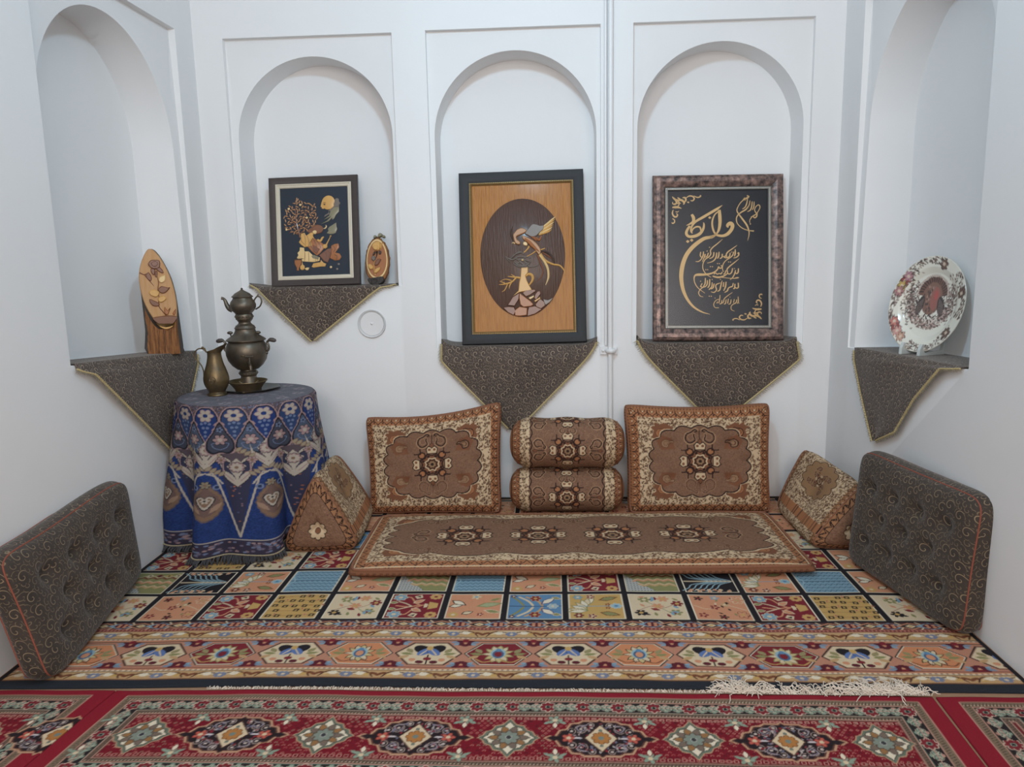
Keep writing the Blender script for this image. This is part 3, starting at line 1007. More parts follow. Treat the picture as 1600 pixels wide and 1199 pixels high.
def runner_canvas(x0, x1, y0, y1, nmed, first):
    C = Canvas(x0, x1, y0, y1, DX, RB, DX * 1.2)
    xo0, xo1 = x0, x1
    x0, x1 = x0 + .026, x1 - .026
    W = [(.034, GST), (.066, RBK), (.118, S(118, 150, 130)), (.122, S(110, 92, 78)), (.146, RFD)]
    for d, c in W:
        C.rect(x0 + d, x1 - d, y0 + d, y1 - d, c)
    # guard stripes
    for d0 in (.034, .122):
        w_ = .032 if d0 < .1 else .022
        n = int((x1 - x0) / .011)
        for k in range(n):
            xx = x0 + d0 + k * .011
            if xx > x1 - d0 - .01:
                break
            for yy, s_ in ((y1 - d0 - w_ / 2, 1), (y0 + d0 + w_ / 2, -1)):
                C.line([(xx, yy - .007), (xx + .007, yy + .007)], .003, S(74, 60, 52))
                C.ell(xx + .008, yy - .003, .0022, .003, S(196, 176, 150))
        m = int((y1 - y0) / .011)
        for k in range(m):
            yy = y0 + d0 + k * .011
            if yy > y1 - d0 - .01:
                break
            for xx in (x0 + d0 + w_ / 2, x1 - d0 - w_ / 2):
                C.line([(xx - .007, yy), (xx + .007, yy + .007)], .003, S(74, 60, 52))
        for d in (d0, d0 + w_ - .003):
            C.line([(x0 + d, y0 + d), (x1 - d, y0 + d), (x1 - d, y1 - d), (x0 + d, y1 - d)], .0035, PNK, True)
    # black band of rosettes and mint leaves

    def rose(px, py, k, rot):
        T = Pen(C, px, py, .024, rot=rot)
        if k % 3 == 0:
            T.flower(0, 0, 1.1, RED, MNT, 8, S(214, 190, 170))
            T.ell(0, 0, .25, .25, BLK)
        else:
            for sx_ in (-1, 1):
                T.ell(.36 * sx_, .0, .62, .66, S(200, 190, 166), .3 * sx_)
                T.ell(.36 * sx_, .0, .52, .56, S(112, 132, 118), .3 * sx_)
                T.leaf(.4 * sx_, .22, .5, .2, .6 * sx_, S(170, 170, 150), BLK)
                T.leaf(.4 * sx_, -.26, .45, .2, -.6 * sx_, MNT, BLK)
            T.line([(-1.3, 0), (1.3, 0)], .12, PNK)
            T.ell(0, .75, .3, .22, PNK)
            T.ell(0, -.75, .3, .22, MNT)
    d = .092
    n = 3 * max(1, int((x1 - x0 - 2 * d) / .117))
    for k in range(n + 1):
        xx = x0 + d + k * (x1 - x0 - 2 * d) / n
        rose(xx, y1 - d, k, 0)
        rose(xx, y0 + d, k, PI)
    n = 3 * max(1, int((y1 - y0 - 2 * d) / .117))
    for k in range(1, n):
        yy = y0 + d + k * (y1 - y0 - 2 * d) / n
        rose(x0 + d, yy, k, PI / 2)
        rose(x1 - d, yy, k, -PI / 2)
    # field
    fx0, fx1, fy0, fy1 = x0 + .15, x1 - .15, y0 + .15, y1 - .15
    cy = (fy0 + fy1) / 2
    rr = random.Random(5)
    k = 0
    yy = fy0 + .006
    while yy < fy1:
        xx = fx0 + (.0098 if k % 2 else 0)
        while xx < fx1:
            C.ell(xx, yy, .0052, .0042, rr.choice((S(190, 126, 114), S(170, 90, 88), RFD, S(60, 24, 32), S(150, 128, 110), S(186, 120, 110), S(96, 24, 36))))
            C.ell(xx, yy, .0028, .0020, RFD)
            xx += .0195
        yy += .0125
        k += 1
    for yy in (fy0 + .008, fy1 - .008):
        xx = fx0
        while xx < fx1:
            C.line([(xx, yy - .006), (xx + .012, yy - .006), (xx + .012, yy + .004), (xx, yy + .004)], .003, PNK, True)
            xx += .022
    H = (fy1 - fy0) / 2
    for k in range(nmed):
        cx = first + .2895 * k
        if cx < fx0 - .2 or cx > fx1 + .2:
            continue
        T = Pen(C, cx, cy, H, H)
        if k % 2 == 0:     # long black medallion
            sh = [(-1.62, 0), (-1.45, .12), (-1.3, .1), (-1.18, .36), (-.98, .40), (-.86, .66), (-.62, .70), (-.5, .80), (-.1, .80), (0, .9), (.1, .80), (.5, .80), (.62, .70), (.86, .66), (.98, .40), (1.18, .36), (1.3, .1), (1.45, .12), (1.62, 0)]
            full = sh + [(a_, -b_) for a_, b_ in sh[-2:0:-1]]
            T.poly([(a_ * 1.05, b_ * 1.06) for a_, b_ in full], S(190, 150, 120))
            T.poly([(a_ * 1.0, b_ * .98) for a_, b_ in full], S(96, 60, 52))
            T.poly([(a_ * .96, b_ * .92) for a_, b_ in full], S(40, 30, 34))
            r3 = random.Random(9 + k)
            for sx_ in (-1, 1):
                for sy in (-1, 1):
                    for cx_, cy_, rr_ in ((.58, .42, .17), (.86, .32, .12), (.28, .62, .10)):
                        T.line([(sx_ * (cx_ + rr_ * math.cos(g)), sy * (cy_ + 1.1 * rr_ * math.sin(g))) for g in np.linspace(.3, 5.4, 14)], .025, S(170, 150, 140))
                        T.ell(sx_ * cx_, sy * cy_, .05, .05, S(196, 180, 170))
            for q in range(80):
                g = r3.uniform(0, 2 * PI)
                a_, b_ = r3.uniform(.3, 1.0) * math.cos(g) * 1.1, r3.uniform(.35, .95) * math.sin(g) * .75
                T.leaf(a_, b_, .065, .035, r3.uniform(0, 3), r3.choice((S(150, 130, 130), S(130, 60, 66), S(180, 170, 165), S(110, 110, 130), S(140, 40, 50))))
            for sx_ in (-1, 1):
                T.flower(.95 * sx_, 0, .2, S(190, 96, 80), CRM, 5, S(120, 40, 44))
                T.leaf(.68 * sx_, 0, .14, .05, 0, S(200, 190, 190))
                for sy in (-1, 1):
                    T.line(curve([(.4 * sx_, .62 * sy), (.7 * sx_, .5 * sy), (.6 * sx_, .3 * sy), (.45 * sx_, .4 * sy)], 4), .035, S(150, 140, 150))
            T.poly([(-.5, 0), (0, .66), (.5, 0), (0, -.66)], S(90, 60, 50))
            T.poly([(-.46, 0), (0, .6), (.46, 0), (0, -.6)], CRM)
            for g in range(4):
                T.ell(.24 * (1, 0, -1, 0)[g], .36 * (0, 1, 0, -1)[g], .06, .06, S(110, 120, 110))
            T.flower(0, 0, .27, S(176, 120, 66), S(120, 130, 120), 8, S(120, 76, 44))
        else:              # cream lozenge
            sh = [(-.92, 0), (-.76, .12), (-.7, .28), (-.52, .36), (-.42, .56), (-.2, .62), (0, .92), (.2, .62), (.42, .56), (.52, .36), (.7, .28), (.76, .12), (.92, 0)]
            full = sh + [(a_, -b_) for a_, b_ in sh[-2:0:-1]]
            T.poly([(a_ * 1.0, b_ * 1.03) for a_, b_ in full], S(190, 150, 120))
            T.poly([(a_ * .95, b_ * .97) for a_, b_ in full], S(104, 116, 100))
            T.poly([(a_ * .84, b_ * .84) for a_, b_ in full], S(70, 50, 46))
            T.poly([(a_ * .80, b_ * .80) for a_, b_ in full], WHT)
            for q in range(10):
                g = 2 * PI * q / 10
                T.leaf(.42 * math.cos(g), .38 * math.sin(g), .16, .10, g, S(150, 110, 70) if q % 2 else S(120, 104, 92), S(90, 90, 80))
            T.flower(0, 0, .3, S(130, 140, 128), S(180, 180, 170), 8, S(90, 70, 60))
            T.ell(0, 0, .08, .08, S(60, 60, 64))
        for sy in (-1, 1):
            for ox in (-.145,):
                U = Pen(C, cx + ox, cy + sy * H * .86, .03, .03 * -sy)
                U.flower(0, 0, .8, MNT, CRM, 5, S(110, 70, 60))
                U.leaf(0, .9, .5, .25, PI / 2, WHT, RFD)
                for sx_ in (-1, 1):
                    U.leaf(.8 * sx_, .4, .5, .2, .5 * sx_, MNT)
    return C


def runner(x0, x1, label, first, skew):
    C = runner_canvas(x0, x1, -2.665, -2.150, 16, first)
    return flat_rug('red_runner', np.arange(x0, x1 + 1e-6, .003), np.arange(-2.665, -2.1499, .0042), C, .0085, lambda X: .6 * rug_warp(X), label, 'rug', skew, RB,
                    group=None)


RM0, RM1 = -1.485, 1.335
mid = runner(RM0, RM1, 'long red runner rug with dark medallions and white fringe across the foreground', -.368 - .579 * 2,
             lambda X, Y: (Y + 2.15) * np.where(X < 0, .107, .06) * np.clip(np.abs(X) / 1.4, 0, 1.1))
runner(XL + .02, RM0 - .006, 'red rug at the left end of the foreground, its corner beside the left dark cushion', XL - .1,
       lambda X, Y: (Y + 2.15) * .1135 * np.clip((X - XL) / .4, 0, 1))
runner(RM1 + .012, XR - .015, 'red rug at the right end of the foreground against the right wall', RM1 + .4,
       lambda X, Y: (Y + 2.15) * .057 * np.clip((XR - X) / .3, 0, 1))
b = MB()
rr = random.Random(11)


def strand(b, p, d, L, r0, curl, n=4, lift=.004):
    P = [Vector(p)]
    g = math.atan2(d[1], d[0])
    for k in range(n):
        g += rr.uniform(-curl, curl)
        P.append(P[-1] + Vector((math.cos(g), math.sin(g), 0)) * L / n)
    for k, q in enumerate(P):
        q.z = p[2] + lift * math.sin(PI * k / n) * rr.uniform(.4, 1.6)
    b.tube(P, [r0] * n + [r0 * .6], 3, cap=False)


x = -1.16
while x < RM1:
    w_ = float(.6 * rug_warp(np.array(x)))
    heavy = x > .60
    L = rr.uniform(.010, .022) if not heavy else rr.uniform(.022, .045)
    strand(b, (x, -2.150 + w_ - .004, .0125), (rr.uniform(-.5, .5), 1), L, .0016, .5, 3, .003)
    x += .0042 if not heavy else .003
for k in range(230):
    u = rr.random()
    x = rr.choice((rr.gauss(.70, .03), rr.gauss(1.17, .06), rr.gauss(1.22, .07), rr.uniform(.62, 1.33), rr.gauss(.86, .12)))
    x = min(max(x, .62), 1.31)
    L = rr.uniform(.05, .11) if abs(x - 1.18) < .13 or abs(x - .7) < .04 else rr.uniform(.03, .07)
    strand(b, (x, -2.146 + rr.uniform(-.012, .012), .014), (rr.uniform(-1.4, .8), rr.uniform(.2, 1)), L, .0018, .7, 6, .012)
tag(b.build('fringe', M['fringe_white'], mid), 'white knotted fringe tangled at its right end', kind='stuff')
# ------------------------------------------------------------------ brown tapestry: mattress, cushions, bolsters, wedges
TG, TC, TL_, TM, TO, TD, TK = S(190, 164, 128), S(208, 182, 148), S(92, 64, 48), S(130, 97, 76), S(166, 112, 76), S(78, 46, 34), S(50, 32, 28)
TB = S(126, 82, 58)


def leafy(C, x0, x1, y0, y1, dens=6800, seed=1):
    """cream ground crowded with small brown leaves and stems"""
    C.rect(x0, x1, y0, y1, TC)
    r = random.Random(seed)
    n = int((x1 - x0) * (y1 - y0) * dens)
    for k in range(n):
        px, py = r.uniform(x0, x1), r.uniform(y0, y1)
        a = r.uniform(0, PI)
        T = Pen(C, px, py, .0085, rot=a)
        c = r.choice((TL_, TL_, S(116, 84, 62), S(140, 108, 80)))
        T.poly([(-1, 0), (-.2, .5), (1.0, 0), (-.2, -.5)], c)
        if k % 3 == 0:
            T.line([(-2.2, .8), (-1, 0), (.6, -1.2)], .22, TL_)


def arch_border(C, pts_dir, n, w):
    """row of pointed arches; pts_dir(u, v) -> point, u along in units of arches, v 0 outer .. 1 inner"""
    for k in range(n):
        for c, wd, s_ in ((TK, .0045, 1.0), (TO, .003, .72), (TK, .003, .5)):
            q = [(k + .5 - .5 * s_, .06), (k + .5 - .46 * s_, .42 * s_ + .05), (k + .5 - .2 * s_, .66 * s_), (k + .5, .95 * s_), (k + .5 + .2 * s_, .66 * s_), (k + .5 + .46 * s_, .42 * s_ + .05), (k + .5 + .5 * s_, .06)]
            C.line([pts_dir(*a) for a in q], wd, c)
        C.ell(*pts_dir(k + .5, .3), .005, .005, TC)
        C.ell(*pts_dir(k + .05, .7), .005, .006, TD)


def border_frame(C, x0, x1, y0, y1, w, pitch=.052):
    """orange-brown border of width w inside the rectangle with pointed arches"""
    for a_, b_, c_, d_ in ((x0, x1, y0, y0 + w), (x0, x1, y1 - w, y1), (x0, x0 + w, y0, y1), (x1 - w, x1, y0, y1)):
        C.rect(a_, b_, c_, d_, TO)
    nx, ny = int(round((x1 - x0) / pitch)), int(round((y1 - y0) / pitch))
    px, py = (x1 - x0) / nx, (y1 - y0) / ny
    arch_border(C, lambda u, v: (x0 + u * px, y0 + v * w), nx, w)
    arch_border(C, lambda u, v: (x0 + u * px, y1 - v * w), nx, w)
    arch_border(C, lambda u, v: (x0 + v * w, y0 + u * py), ny, w)
    arch_border(C, lambda u, v: (x1 - v * w, y0 + u * py), ny, w)


def speckle(C, x0, x1, y0, y1, base, amp=.16, seed=3):
    g = np.random.default_rng(seed)
    w = C.win(x0, x1, y0, y1)
    X, Y, A = w
    m = np.all(np.abs(A - np.array(base, np.float32)) < 1e-4, -1)
    n = g.normal(0, 1, m.shape)
    n = (n + np.roll(n, 1, 0) + np.roll(n, 1, 1) + np.roll(n, 2, 1)) * .5
    A[m] *= (1 + amp * n[m])[:, None].astype(np.float32)


def star_medallion(C, cx, cy, s, sy=None):
    T = Pen(C, cx, cy, s, sy or s)
    for g in range(4):
        a = g * PI / 2
        U = Pen(C, *T.p(.78 * math.cos(a), .78 * math.sin(a)), s * .30, (sy or s) * .30, rot=a)
        U.poly([(-.6, -.9), (.2, -1.1), (.75, -.6), (.45, 0), (.75, .6), (.2, 1.1), (-.6, .9)], TK)
        U.poly([(-.5, -.75), (.15, -.92), (.55, -.55), (.3, 0), (.55, .55), (.15, .92), (-.5, .75)], TC)
        U.ell(.05, .45, .2, .26, TB)
        U.ell(.05, -.45, .2, .26, TB)
        a += PI / 4
        T.ell(.70 * math.cos(a), .70 * math.sin(a), .20, .20, TK)
        T.ell(.70 * math.cos(a), .70 * math.sin(a), .13, .13, TO)
        T.line([(.8 * math.cos(a), .8 * math.sin(a)), (1.05 * math.cos(a + .2), 1.05 * math.sin(a + .2))], .06, TK)
        T.line([(.8 * math.cos(a), .8 * math.sin(a)), (1.05 * math.cos(a - .2), 1.05 * math.sin(a - .2))], .06, TK)
    rosette8(T, 0, 0, .66, (TK, TB, TC, TD, S(150, 120, 90), TK))
    for k in range(8):
        g = k * PI / 4 + PI / 8
        T.ell(.46 * math.cos(g), .46 * math.sin(g), .07, .07, TK)


def paisley_pair(C, cx, cy, s, up=1, rot=0):
    for m_ in (-1, 1):
        T = Pen(C, cx, cy, s, s * up, rot=rot)
        boteh(T, .95 * m_, 0, .85, .2 * m_, m_, TM, TK, TD)
        boteh(T, .95 * m_, 0, 1.02, .2 * m_, m_, None, S(166, 130, 100))
        boteh(T, .95 * m_, 0, .86, .2 * m_, m_, None, TK)
        boteh(T, .95 * m_, 0, .5, .2 * m_, m_, None, S(160, 124, 96))
        T.leaf(0, -.6, .3, .2, PI / 2, TB, TK)
        T.line([(0, -.3), (0, .6)], .1, TK)


def scalloped(cx, cy, a, b, n, amp, pw=2.6):
    out = []
    for k in range(240):
        g = 2 * PI * k / 240
        e = (abs(math.cos(g)) ** pw + abs(math.sin(g)) ** pw) ** (-1 / pw)
        r_ = e * (1 + amp * (abs(math.sin(n * g / 2)) - .5))
        out.append((cx + a * r_ * math.cos(g), cy + b * r_ * math.sin(g)))
    return out


def cushion_canvas(W, H, ext, d=.0017):
    C = Canvas(-W / 2 - ext, W / 2 + ext, -ext, H + ext, d, TO)
    leafy(C, -W / 2, W / 2, 0, H, seed=4)
    border_frame(C, -W / 2, W / 2, 0, H, .046, .052)
    # gusset colours carry on past the edge
    for k in range(int((W + 2 * ext) / .018)):
        x = -W / 2 - ext + k * .018
        for y0, y1 in ((-ext, -.006), (H + .006, H + ext)):
            C.line([(x, y0), (x + .012, (y0 + y1) / 2), (x, y1)], .004, TD)
    for k in range(int((H + 2 * ext) / .018)):
        y = -ext + k * .018
        for x0, x1 in ((-W / 2 - ext, -W / 2 - .006), (W / 2 + .006, W / 2 + ext)):
            C.line([(x0, y), ((x0 + x1) / 2, y + .012), (x1, y)], .004, TD)
    cx, cy = 0, H / 2
    a, b = W * .355, H * .335
    for sx in (-1, 1):
        for sy in (-1, 1):
            T = Pen(C, cx + sx * a * .80, cy + sy * b * .86, .06 * sx, .06 * sy)
            T.poly([(-1.2, -1.2), (.5, -1.1), (.75, -.5), (.55, 0), (.9, .35), (.5, .5), (.45, .9), (0, .6), (-.4, .85), (-1.2, .4)], TB)
            boteh(T, -.1, -.1, .6, .5, 1, TO, TK, TD)
    sc = scalloped(cx, cy, a, b, 18, .09)
    C.poly(scalloped(cx, cy, a * 1.03, b * 1.035, 18, .09), TC)
    C.poly(sc, TM)
    speckle(C, -a * 1.1, a * 1.1, cy - b * 1.1, cy + b * 1.1, TM)
    C.line(sc, .0075, TK, True)
    for sx in (-1, 1):
        for sy in (-1, 1):
            T = Pen(C, cx + sx * a * .66, cy + sy * b * .52, .055 * sx, .05 * sy)
            T.poly([(-.9, -.7), (.6, -.8), (1.1, .2), (.5, .9), (-.5, .5)], TB)
            boteh(T, 0, 0, .7, .9, 1, S(150, 116, 88), TK, TD)
    star_medallion(C, cx, cy, .122, .112)
    paisley_pair(C, cx, cy + b * .72, .052, 1)
    paisley_pair(C, cx, cy - b * .72, .052, -1)
    return C


def edge_loop(nv, nu):
    return np.concatenate([np.arange(nu), np.arange(1, nv) * nu + nu - 1, (nv - 1) * nu + np.arange(nu - 2, -1, -1), np.arange(nv - 2, 0, -1) * nu])


def box_cushion(W, H, T, puff, nu, nv, canvas=None, tufts=(), tuft_d=.03, tuft_r=.03, rc=.05, pinch=.02, sag=None, warp=None):
    """stuffed box cushion standing in x, z; front faces -y. Returns mesh, front edge loop points, back edge loop points"""
    u, v = np.meshgrid(np.linspace(-1, 1, nu), np.linspace(-1, 1, nv))
    k = 1 - rc * (np.abs(u) * np.abs(v)) ** 9
    uu, vv = u * k, v * k
    x = W / 2 * uu * (1 - pinch * (1 - v ** 2) * np.abs(u) ** 4)
    z = H / 2 + H / 2 * vv * (1 - pinch * (1 - u ** 2) * np.abs(v) ** 4)
    dep = puff * np.clip((1 - u ** 6) * (1 - v ** 6), 0, 1) ** .55
    dep = dep * (1 + .05 * np.sin(3.1 * u + 1.2) * np.sin(2.6 * v))
    for tx, tz, s_ in tufts:
        dd = ((x - tx) ** 2 + (z - tz) ** 2) / (tuft_r * s_) ** 2
        dep = dep - tuft_d * s_ * np.exp(-dd) - tuft_d * .25 * s_ * np.exp(-dd / 7)
    y = -T / 2 - dep
    V = np.stack([x, y, z], -1).reshape(-1, 3)
    loop = edge_loop(nv, nu)
    L = V[loop]
    nxt, prv = np.roll(L, -1, 0), np.roll(L, 1, 0)
    tan = nxt - prv
    nrm = np.stack([tan[:, 2], 0 * tan[:, 0], -tan[:, 0]], -1)
    nrm /= np.linalg.norm(nrm, axis=1, keepdims=True) + 1e-9
    rings, cols = [V], []
    if canvas is not None:
        cols.append(canvas.sample(uu * W / 2, H / 2 + vv * H / 2).reshape(-1, 3))
    G = 7
    base = np.stack([W / 2 * uu, H / 2 + H / 2 * vv], -1).reshape(-1, 2)[loop]
    for g in range(1, G + 1):
        t = g / G
        bulge = .16 * T * math.sin(PI * t)
        R = L + nrm * bulge
        R[:, 1] = L[:, 1] + T * t
        rings.append(R)
        if canvas is not None:
            q = base + nrm[:, [0, 2]] * (T * t)
            cols.append(canvas.sample(q[:, 0], q[:, 1]))
    m = len(loop)
    F = [grid_faces(nv, nu)]
    i = np.arange(m)
    j = (i + 1) % m
    prev = loop
    off = len(V)
    for g in range(G):
        cur = off + g * m + i
        F.append(np.stack([prev, cur, cur[j], prev[j]], -1))
        prev = cur
    back = L.copy()
    cen = back.mean(0)
    inner = cen + (back - cen) * .6
    inner[:, 1] = L[:, 1] + T + .004
    rings.append(inner)
    inner2 = cen + (back - cen) * .05
    inner2[:, 1] = inner[:, 1]
    rings.append(inner2)
    for g in range(2):
        cur = off + (G + g) * m + i
        F.append(np.stack([prev, cur, cur[j], prev[j]], -1))
        prev = cur
    if canvas is not None:
        cols += [np.tile(TB, (m, 1)), np.tile(TB, (m, 1))]
    V = np.concatenate(rings)
    if warp is not None:
        V = warp(V)
    uvs = V[:, [0, 2]]
    me = np_mesh('cushion_cover', V, np.concatenate(F), np.concatenate(cols) if cols else None)
    uvl = me.uv_layers.new(name='UVMap')
    li = np.empty(len(me.loops), np.int32)
    me.loops.foreach_get('vertex_index', li)
    uv3 = np.concatenate([np.stack([x, z + .35 * (y - y.min())], -1).reshape(-1, 2)] + [L[:, [0, 2]] + nrm[:, [0, 2]] * (T * g / G) for g in range(1, G + 1)] + [inner[:, [0, 2]], inner2[:, [0, 2]]])
    uvl.data.foreach_set('uv', uv3[li].astype(np.float32).ravel())
    n0 = len(rings[0])
    front = V[loop]
    backl = V[off + (G - 1) * m: off + G * m]
    return me, front, backl


def lean_frame(bl, br, lean, roll=0.0):
    """rotation for a thing whose local x runs bl->br, standing z, tipped back (towards local +y) by lean"""
    yaw = math.atan2(br[1] - bl[1], br[0] - bl[0])
    return (Matrix.Rotation(yaw, 4, 'Z') @ Matrix.Rotation(-lean, 4, 'X') @ Matrix.Rotation(roll, 4, 'Y')).to_euler()


def thin(loop, step):
    return loop[::step]


# -- mattress
MW, MD, MT = 2.17, .765, .042
Cm = Canvas(-MW / 2 - .06, MW / 2 + .06, -MD / 2 - .10, MD / 2 + .10, .0021, TO, .0024)
leafy(Cm, -MW / 2, MW / 2, -MD / 2, MD / 2, 6400, 2)
border_frame(Cm, -MW / 2, MW / 2, -MD / 2, MD / 2, .062, .062)
Cm.line([(-MW / 2 + .004, -MD / 2 + .004), (MW / 2 - .004, -MD / 2 + .004), (MW / 2 - .004, MD / 2 - .004), (-MW / 2 + .004, MD / 2 - .004)], .012, TB, True)
Cm.line([(-MW / 2 + .018, -MD / 2 + .018), (MW / 2 - .018, -MD / 2 + .018), (MW / 2 - .018, MD / 2 - .018), (-MW / 2 + .018, MD / 2 - .018)], .006, TC, True)
out = []
for k in range(300):
    g = 2 * PI * k / 300
    e = (abs(math.cos(g)) ** 5 + abs(math.sin(g)) ** 5) ** -.2
    px, py = 0.93 * e * math.cos(g), .268 * e * math.sin(g)
    if abs(px) < .74:
        py *= 1 - .10 * (.5 + .5 * math.cos(2 * PI * px / .37)) ** 2
    else:
        px *= 1 + .05 * abs(math.sin(9 * g))
    out.append((px, py))
for sx in (-1, 1):
    for sy in (-1, 1):
        T = Pen(Cm, sx * .89, sy * .225, .08 * sx, .07 * sy)
        T.poly([(-1.5, -1), (.6, -.8), (.9, 0), (.6, .7), (-.2, .5), (-1.5, .6)], TB)
        boteh(T, 0, 0, .6, .6, 1, TO, TK, TD)
Cm.poly([(a * 1.015, b * 1.04) for a, b in out], TC)
Cm.poly(out, TM)
speckle(Cm, -1, 1, -.4, .4, TM)
Cm.line(out, .007, TK, True)
for k in range(4):
    cx = -.573 + .382 * k
    star_medallion(Cm, cx, .0, .150, .140)
for k in range(5):
    cx = -.764 + .382 * k
    for sy in (-1, 1):
        paisley_pair(Cm, cx + (.0 if abs(cx) < .7 else -.03 * np.sign(cx)), sy * .20, .034, sy)
for sx in (-1, 1):
    paisley_pair(Cm, sx * .80, 0, .05, 1, rot=-PI / 2 * sx)
nu, nv = 640, 250
u, v = np.meshgrid(np.linspace(-1, 1, nu), np.linspace(-1, 1, nv))
k = 1 - .02 * (np.abs(u) * np.abs(v)) ** 14
px, py = u * k * MW / 2, v * k * MD / 2
pz = MT + .026 * np.clip((1 - u ** 10) * (1 - v ** 6), 0, 1) ** .6 + .004 * np.sin(px * 8.2) * np.sin(py * 9)
for q in range(4):
    pz -= .008 * np.exp(-(((px + .573 - .382 * q) / .10) ** 2 + (py / .08) ** 2))
Vm = np.stack([px, py, pz], -1).reshape(-1, 3)
cm = Cm.sample(px, py).reshape(-1, 3)
loop = edge_loop(nv, nu)
m = len(loop)
L = Vm[loop]
dirn = np.stack([np.where(np.abs(L[:, 0]) > MW / 2 - .03, np.sign(L[:, 0]), 0), np.where(np.abs(L[:, 1]) > MD / 2 - .03, np.sign(L[:, 1]), 0)], -1)
rings, cols, F = [Vm], [cm], [grid_faces(nv, nu)]
i = np.arange(m)
j = (i + 1) % m
prev = loop
for g in range(1, 6):
    R = L.copy()
    R[:, :2] += dirn * .018 * math.sin(PI * g / 5)
    R[:, 2] = L[:, 2] - (MT - .012) * g / 5
    rings.append(R)
    st = .5 + .5 * np.sign(np.sin((L[:, 0] + L[:, 1]) * 2 * PI / .03 + (g % 2) * 1.6))
    cols.append(np.array(TB)[None] * (1 - .45 * st)[:, None] if g in (2, 3, 4) else np.tile(TB, (m, 1)))
    cur = len(Vm) + (g - 1) * m + i
    F.append(np.stack([prev, cur, cur[j], prev[j]], -1))
    prev = cur
me = np_mesh('mattress_cover', np.concatenate(rings), np.concatenate(F), np.concatenate(cols))
matt = thing('floor_mattress', 'long flat tapestry floor mattress with four star medallions lying on the rug', 'mattress', (.178, -.818, .012), (0, 0, .025))
link_obj('cover', me, M['tapestry'], matt)
b = MB()
lp = L[::10].copy()
lp[:, 2] += .002
b.tube(lp, .0065, 6, closed=True)
b.build('piping', M['piping_brown'], matt)
del Cm

# -- two square back cushions
CW, CH, CT = .80, .605, .075
Cc = cushion_canvas(CW, CH, CT + .02)
tufts = [(sx * .165, CH / 2 + sz * .10, .8) for sx in (-1, 1) for sz in (-1, 1)] + [(0, CH / 2 + .16, .6), (0, CH / 2 - .15, .6), (-.27, CH / 2, .6), (.27, CH / 2, .6)]


def back_cushion(loc, bl, br, lean, roll, label, warp, W=CW, H=CH):
    t = thing('back_cushion', label, 'cushion', loc, lean_frame(bl, br, lean, roll), 'square tapestry back cushions')
    me, fr, bk = box_cushion(W, H, CT, .062, 270, 220, Cc, tufts, .018, .045, .03, .035, warp=warp)
    link_obj('cover', me, M['tapestry'], t)
    b = MB()
    b.tube(thin(fr, 6), .0065, 6, closed=True)
    b.build('piping', M['piping_brown'], t)
    return t


def warp_l(V):
    V = V.copy()
    t = V[:, 2] / CH
    V[:, 2] += t * (.042 * V[:, 0] / (CW / 2) - .030 * (1 - (V[:, 0] / (CW / 2)) ** 2) * np.sign(t))
    V[:, 0] += t * (-.015)
    V[:, 0] *= 1 - .045 * (1 - t)
    return V


def warp_r(V):
    V = V.copy()
    t = V[:, 2] / CH
    V[:, 2] += t * (-.014 * (1 - (V[:, 0] / (CW / 2)) ** 2))
    V[:, 0] *= 1 - .035 * (1 - t)
    return V


back_cushion((-.628, -.275, .012), (0, 0), (1, 0), .22, 0, 'square tapestry back cushion left of the bolsters, its top edge sloping down to the left', warp_l)
back_cushion((.905, -.275, .012), (0, 0), (1, 0), .22, 0, 'square tapestry back cushion right of the bolsters, its top edge level', warp_r, .83, .622)
del Cc

# -- two stacked bolsters
BR_, BLN = .150, .67
Cb = Canvas(-BLN / 2, BLN / 2, -PI * BR_, PI * BR_, .0017, TM)
speckle(Cb, -1, 1, -1, 1, TM, .2)
for sx in (-1, 1):
    x0, x1 = sorted((sx * .215, sx * .36))
    leafy(Cb, x0, x1, -PI * BR_, PI * BR_, seed=6 + sx)
    q = [(sx * (.215 - .014 * abs(math.sin(y_ * 45))), y_) for y_ in np.linspace(-PI * BR_, PI * BR_, 240)]
    Cb.poly([(0, -PI * BR_)] + q + [(0, PI * BR_)], TM)
    Cb.line(q, .006, TK)
    n = 18
    x0 = sx * .335
    Cb.rect(*sorted((sx * .272, sx * .36)), -PI * BR_, PI * BR_, TO)
    leafy(Cb, *sorted((sx * .219, sx * .268)), -PI * BR_, PI * BR_, 5200, 9)
    Cb.line([(a + sx * .001, b_) for a, b_ in q], .006, TK)
    arch_border(Cb, lambda uu, vv, sx=sx: (sx * (.315 - .055 * vv), -PI * BR_ + uu * 2 * PI * BR_ / n), n, .05)
    Cb.line([(sx * .318, -1), (sx * .318, 1)], .004, TK)
    for g in (-2, -1, 0, 1, 2):
        yy = g * .2
        paisley_pair(Cb, sx * .158, yy, .042, 1, rot=PI / 2 * sx)
speckle(Cb, -.22, .22, -1, 1, TM, .2, 8)
for g in range(-2, 3):
    star_medallion(Cb, 0, g * .247, .108)
    paisley_pair(Cb, 0, g * .247 + .1235, .028, 1)
nu, nv = 300, 260
s_ = np.linspace(-1, 1, nu)
ang = np.linspace(-PI, PI, nv)
A_, S_ = np.meshgrid(ang, s_, indexing='ij')
xe = BLN / 2 * S_
rad = BR_ * np.clip(1 - np.abs(S_) ** 7, 0, 1) ** .42
rad = rad * (1 + .012 * np.sin(A_ * 14) * np.clip((np.abs(S_) - .82) * 6, 0, 1)) + .004 * np.cos(S_ * 9)


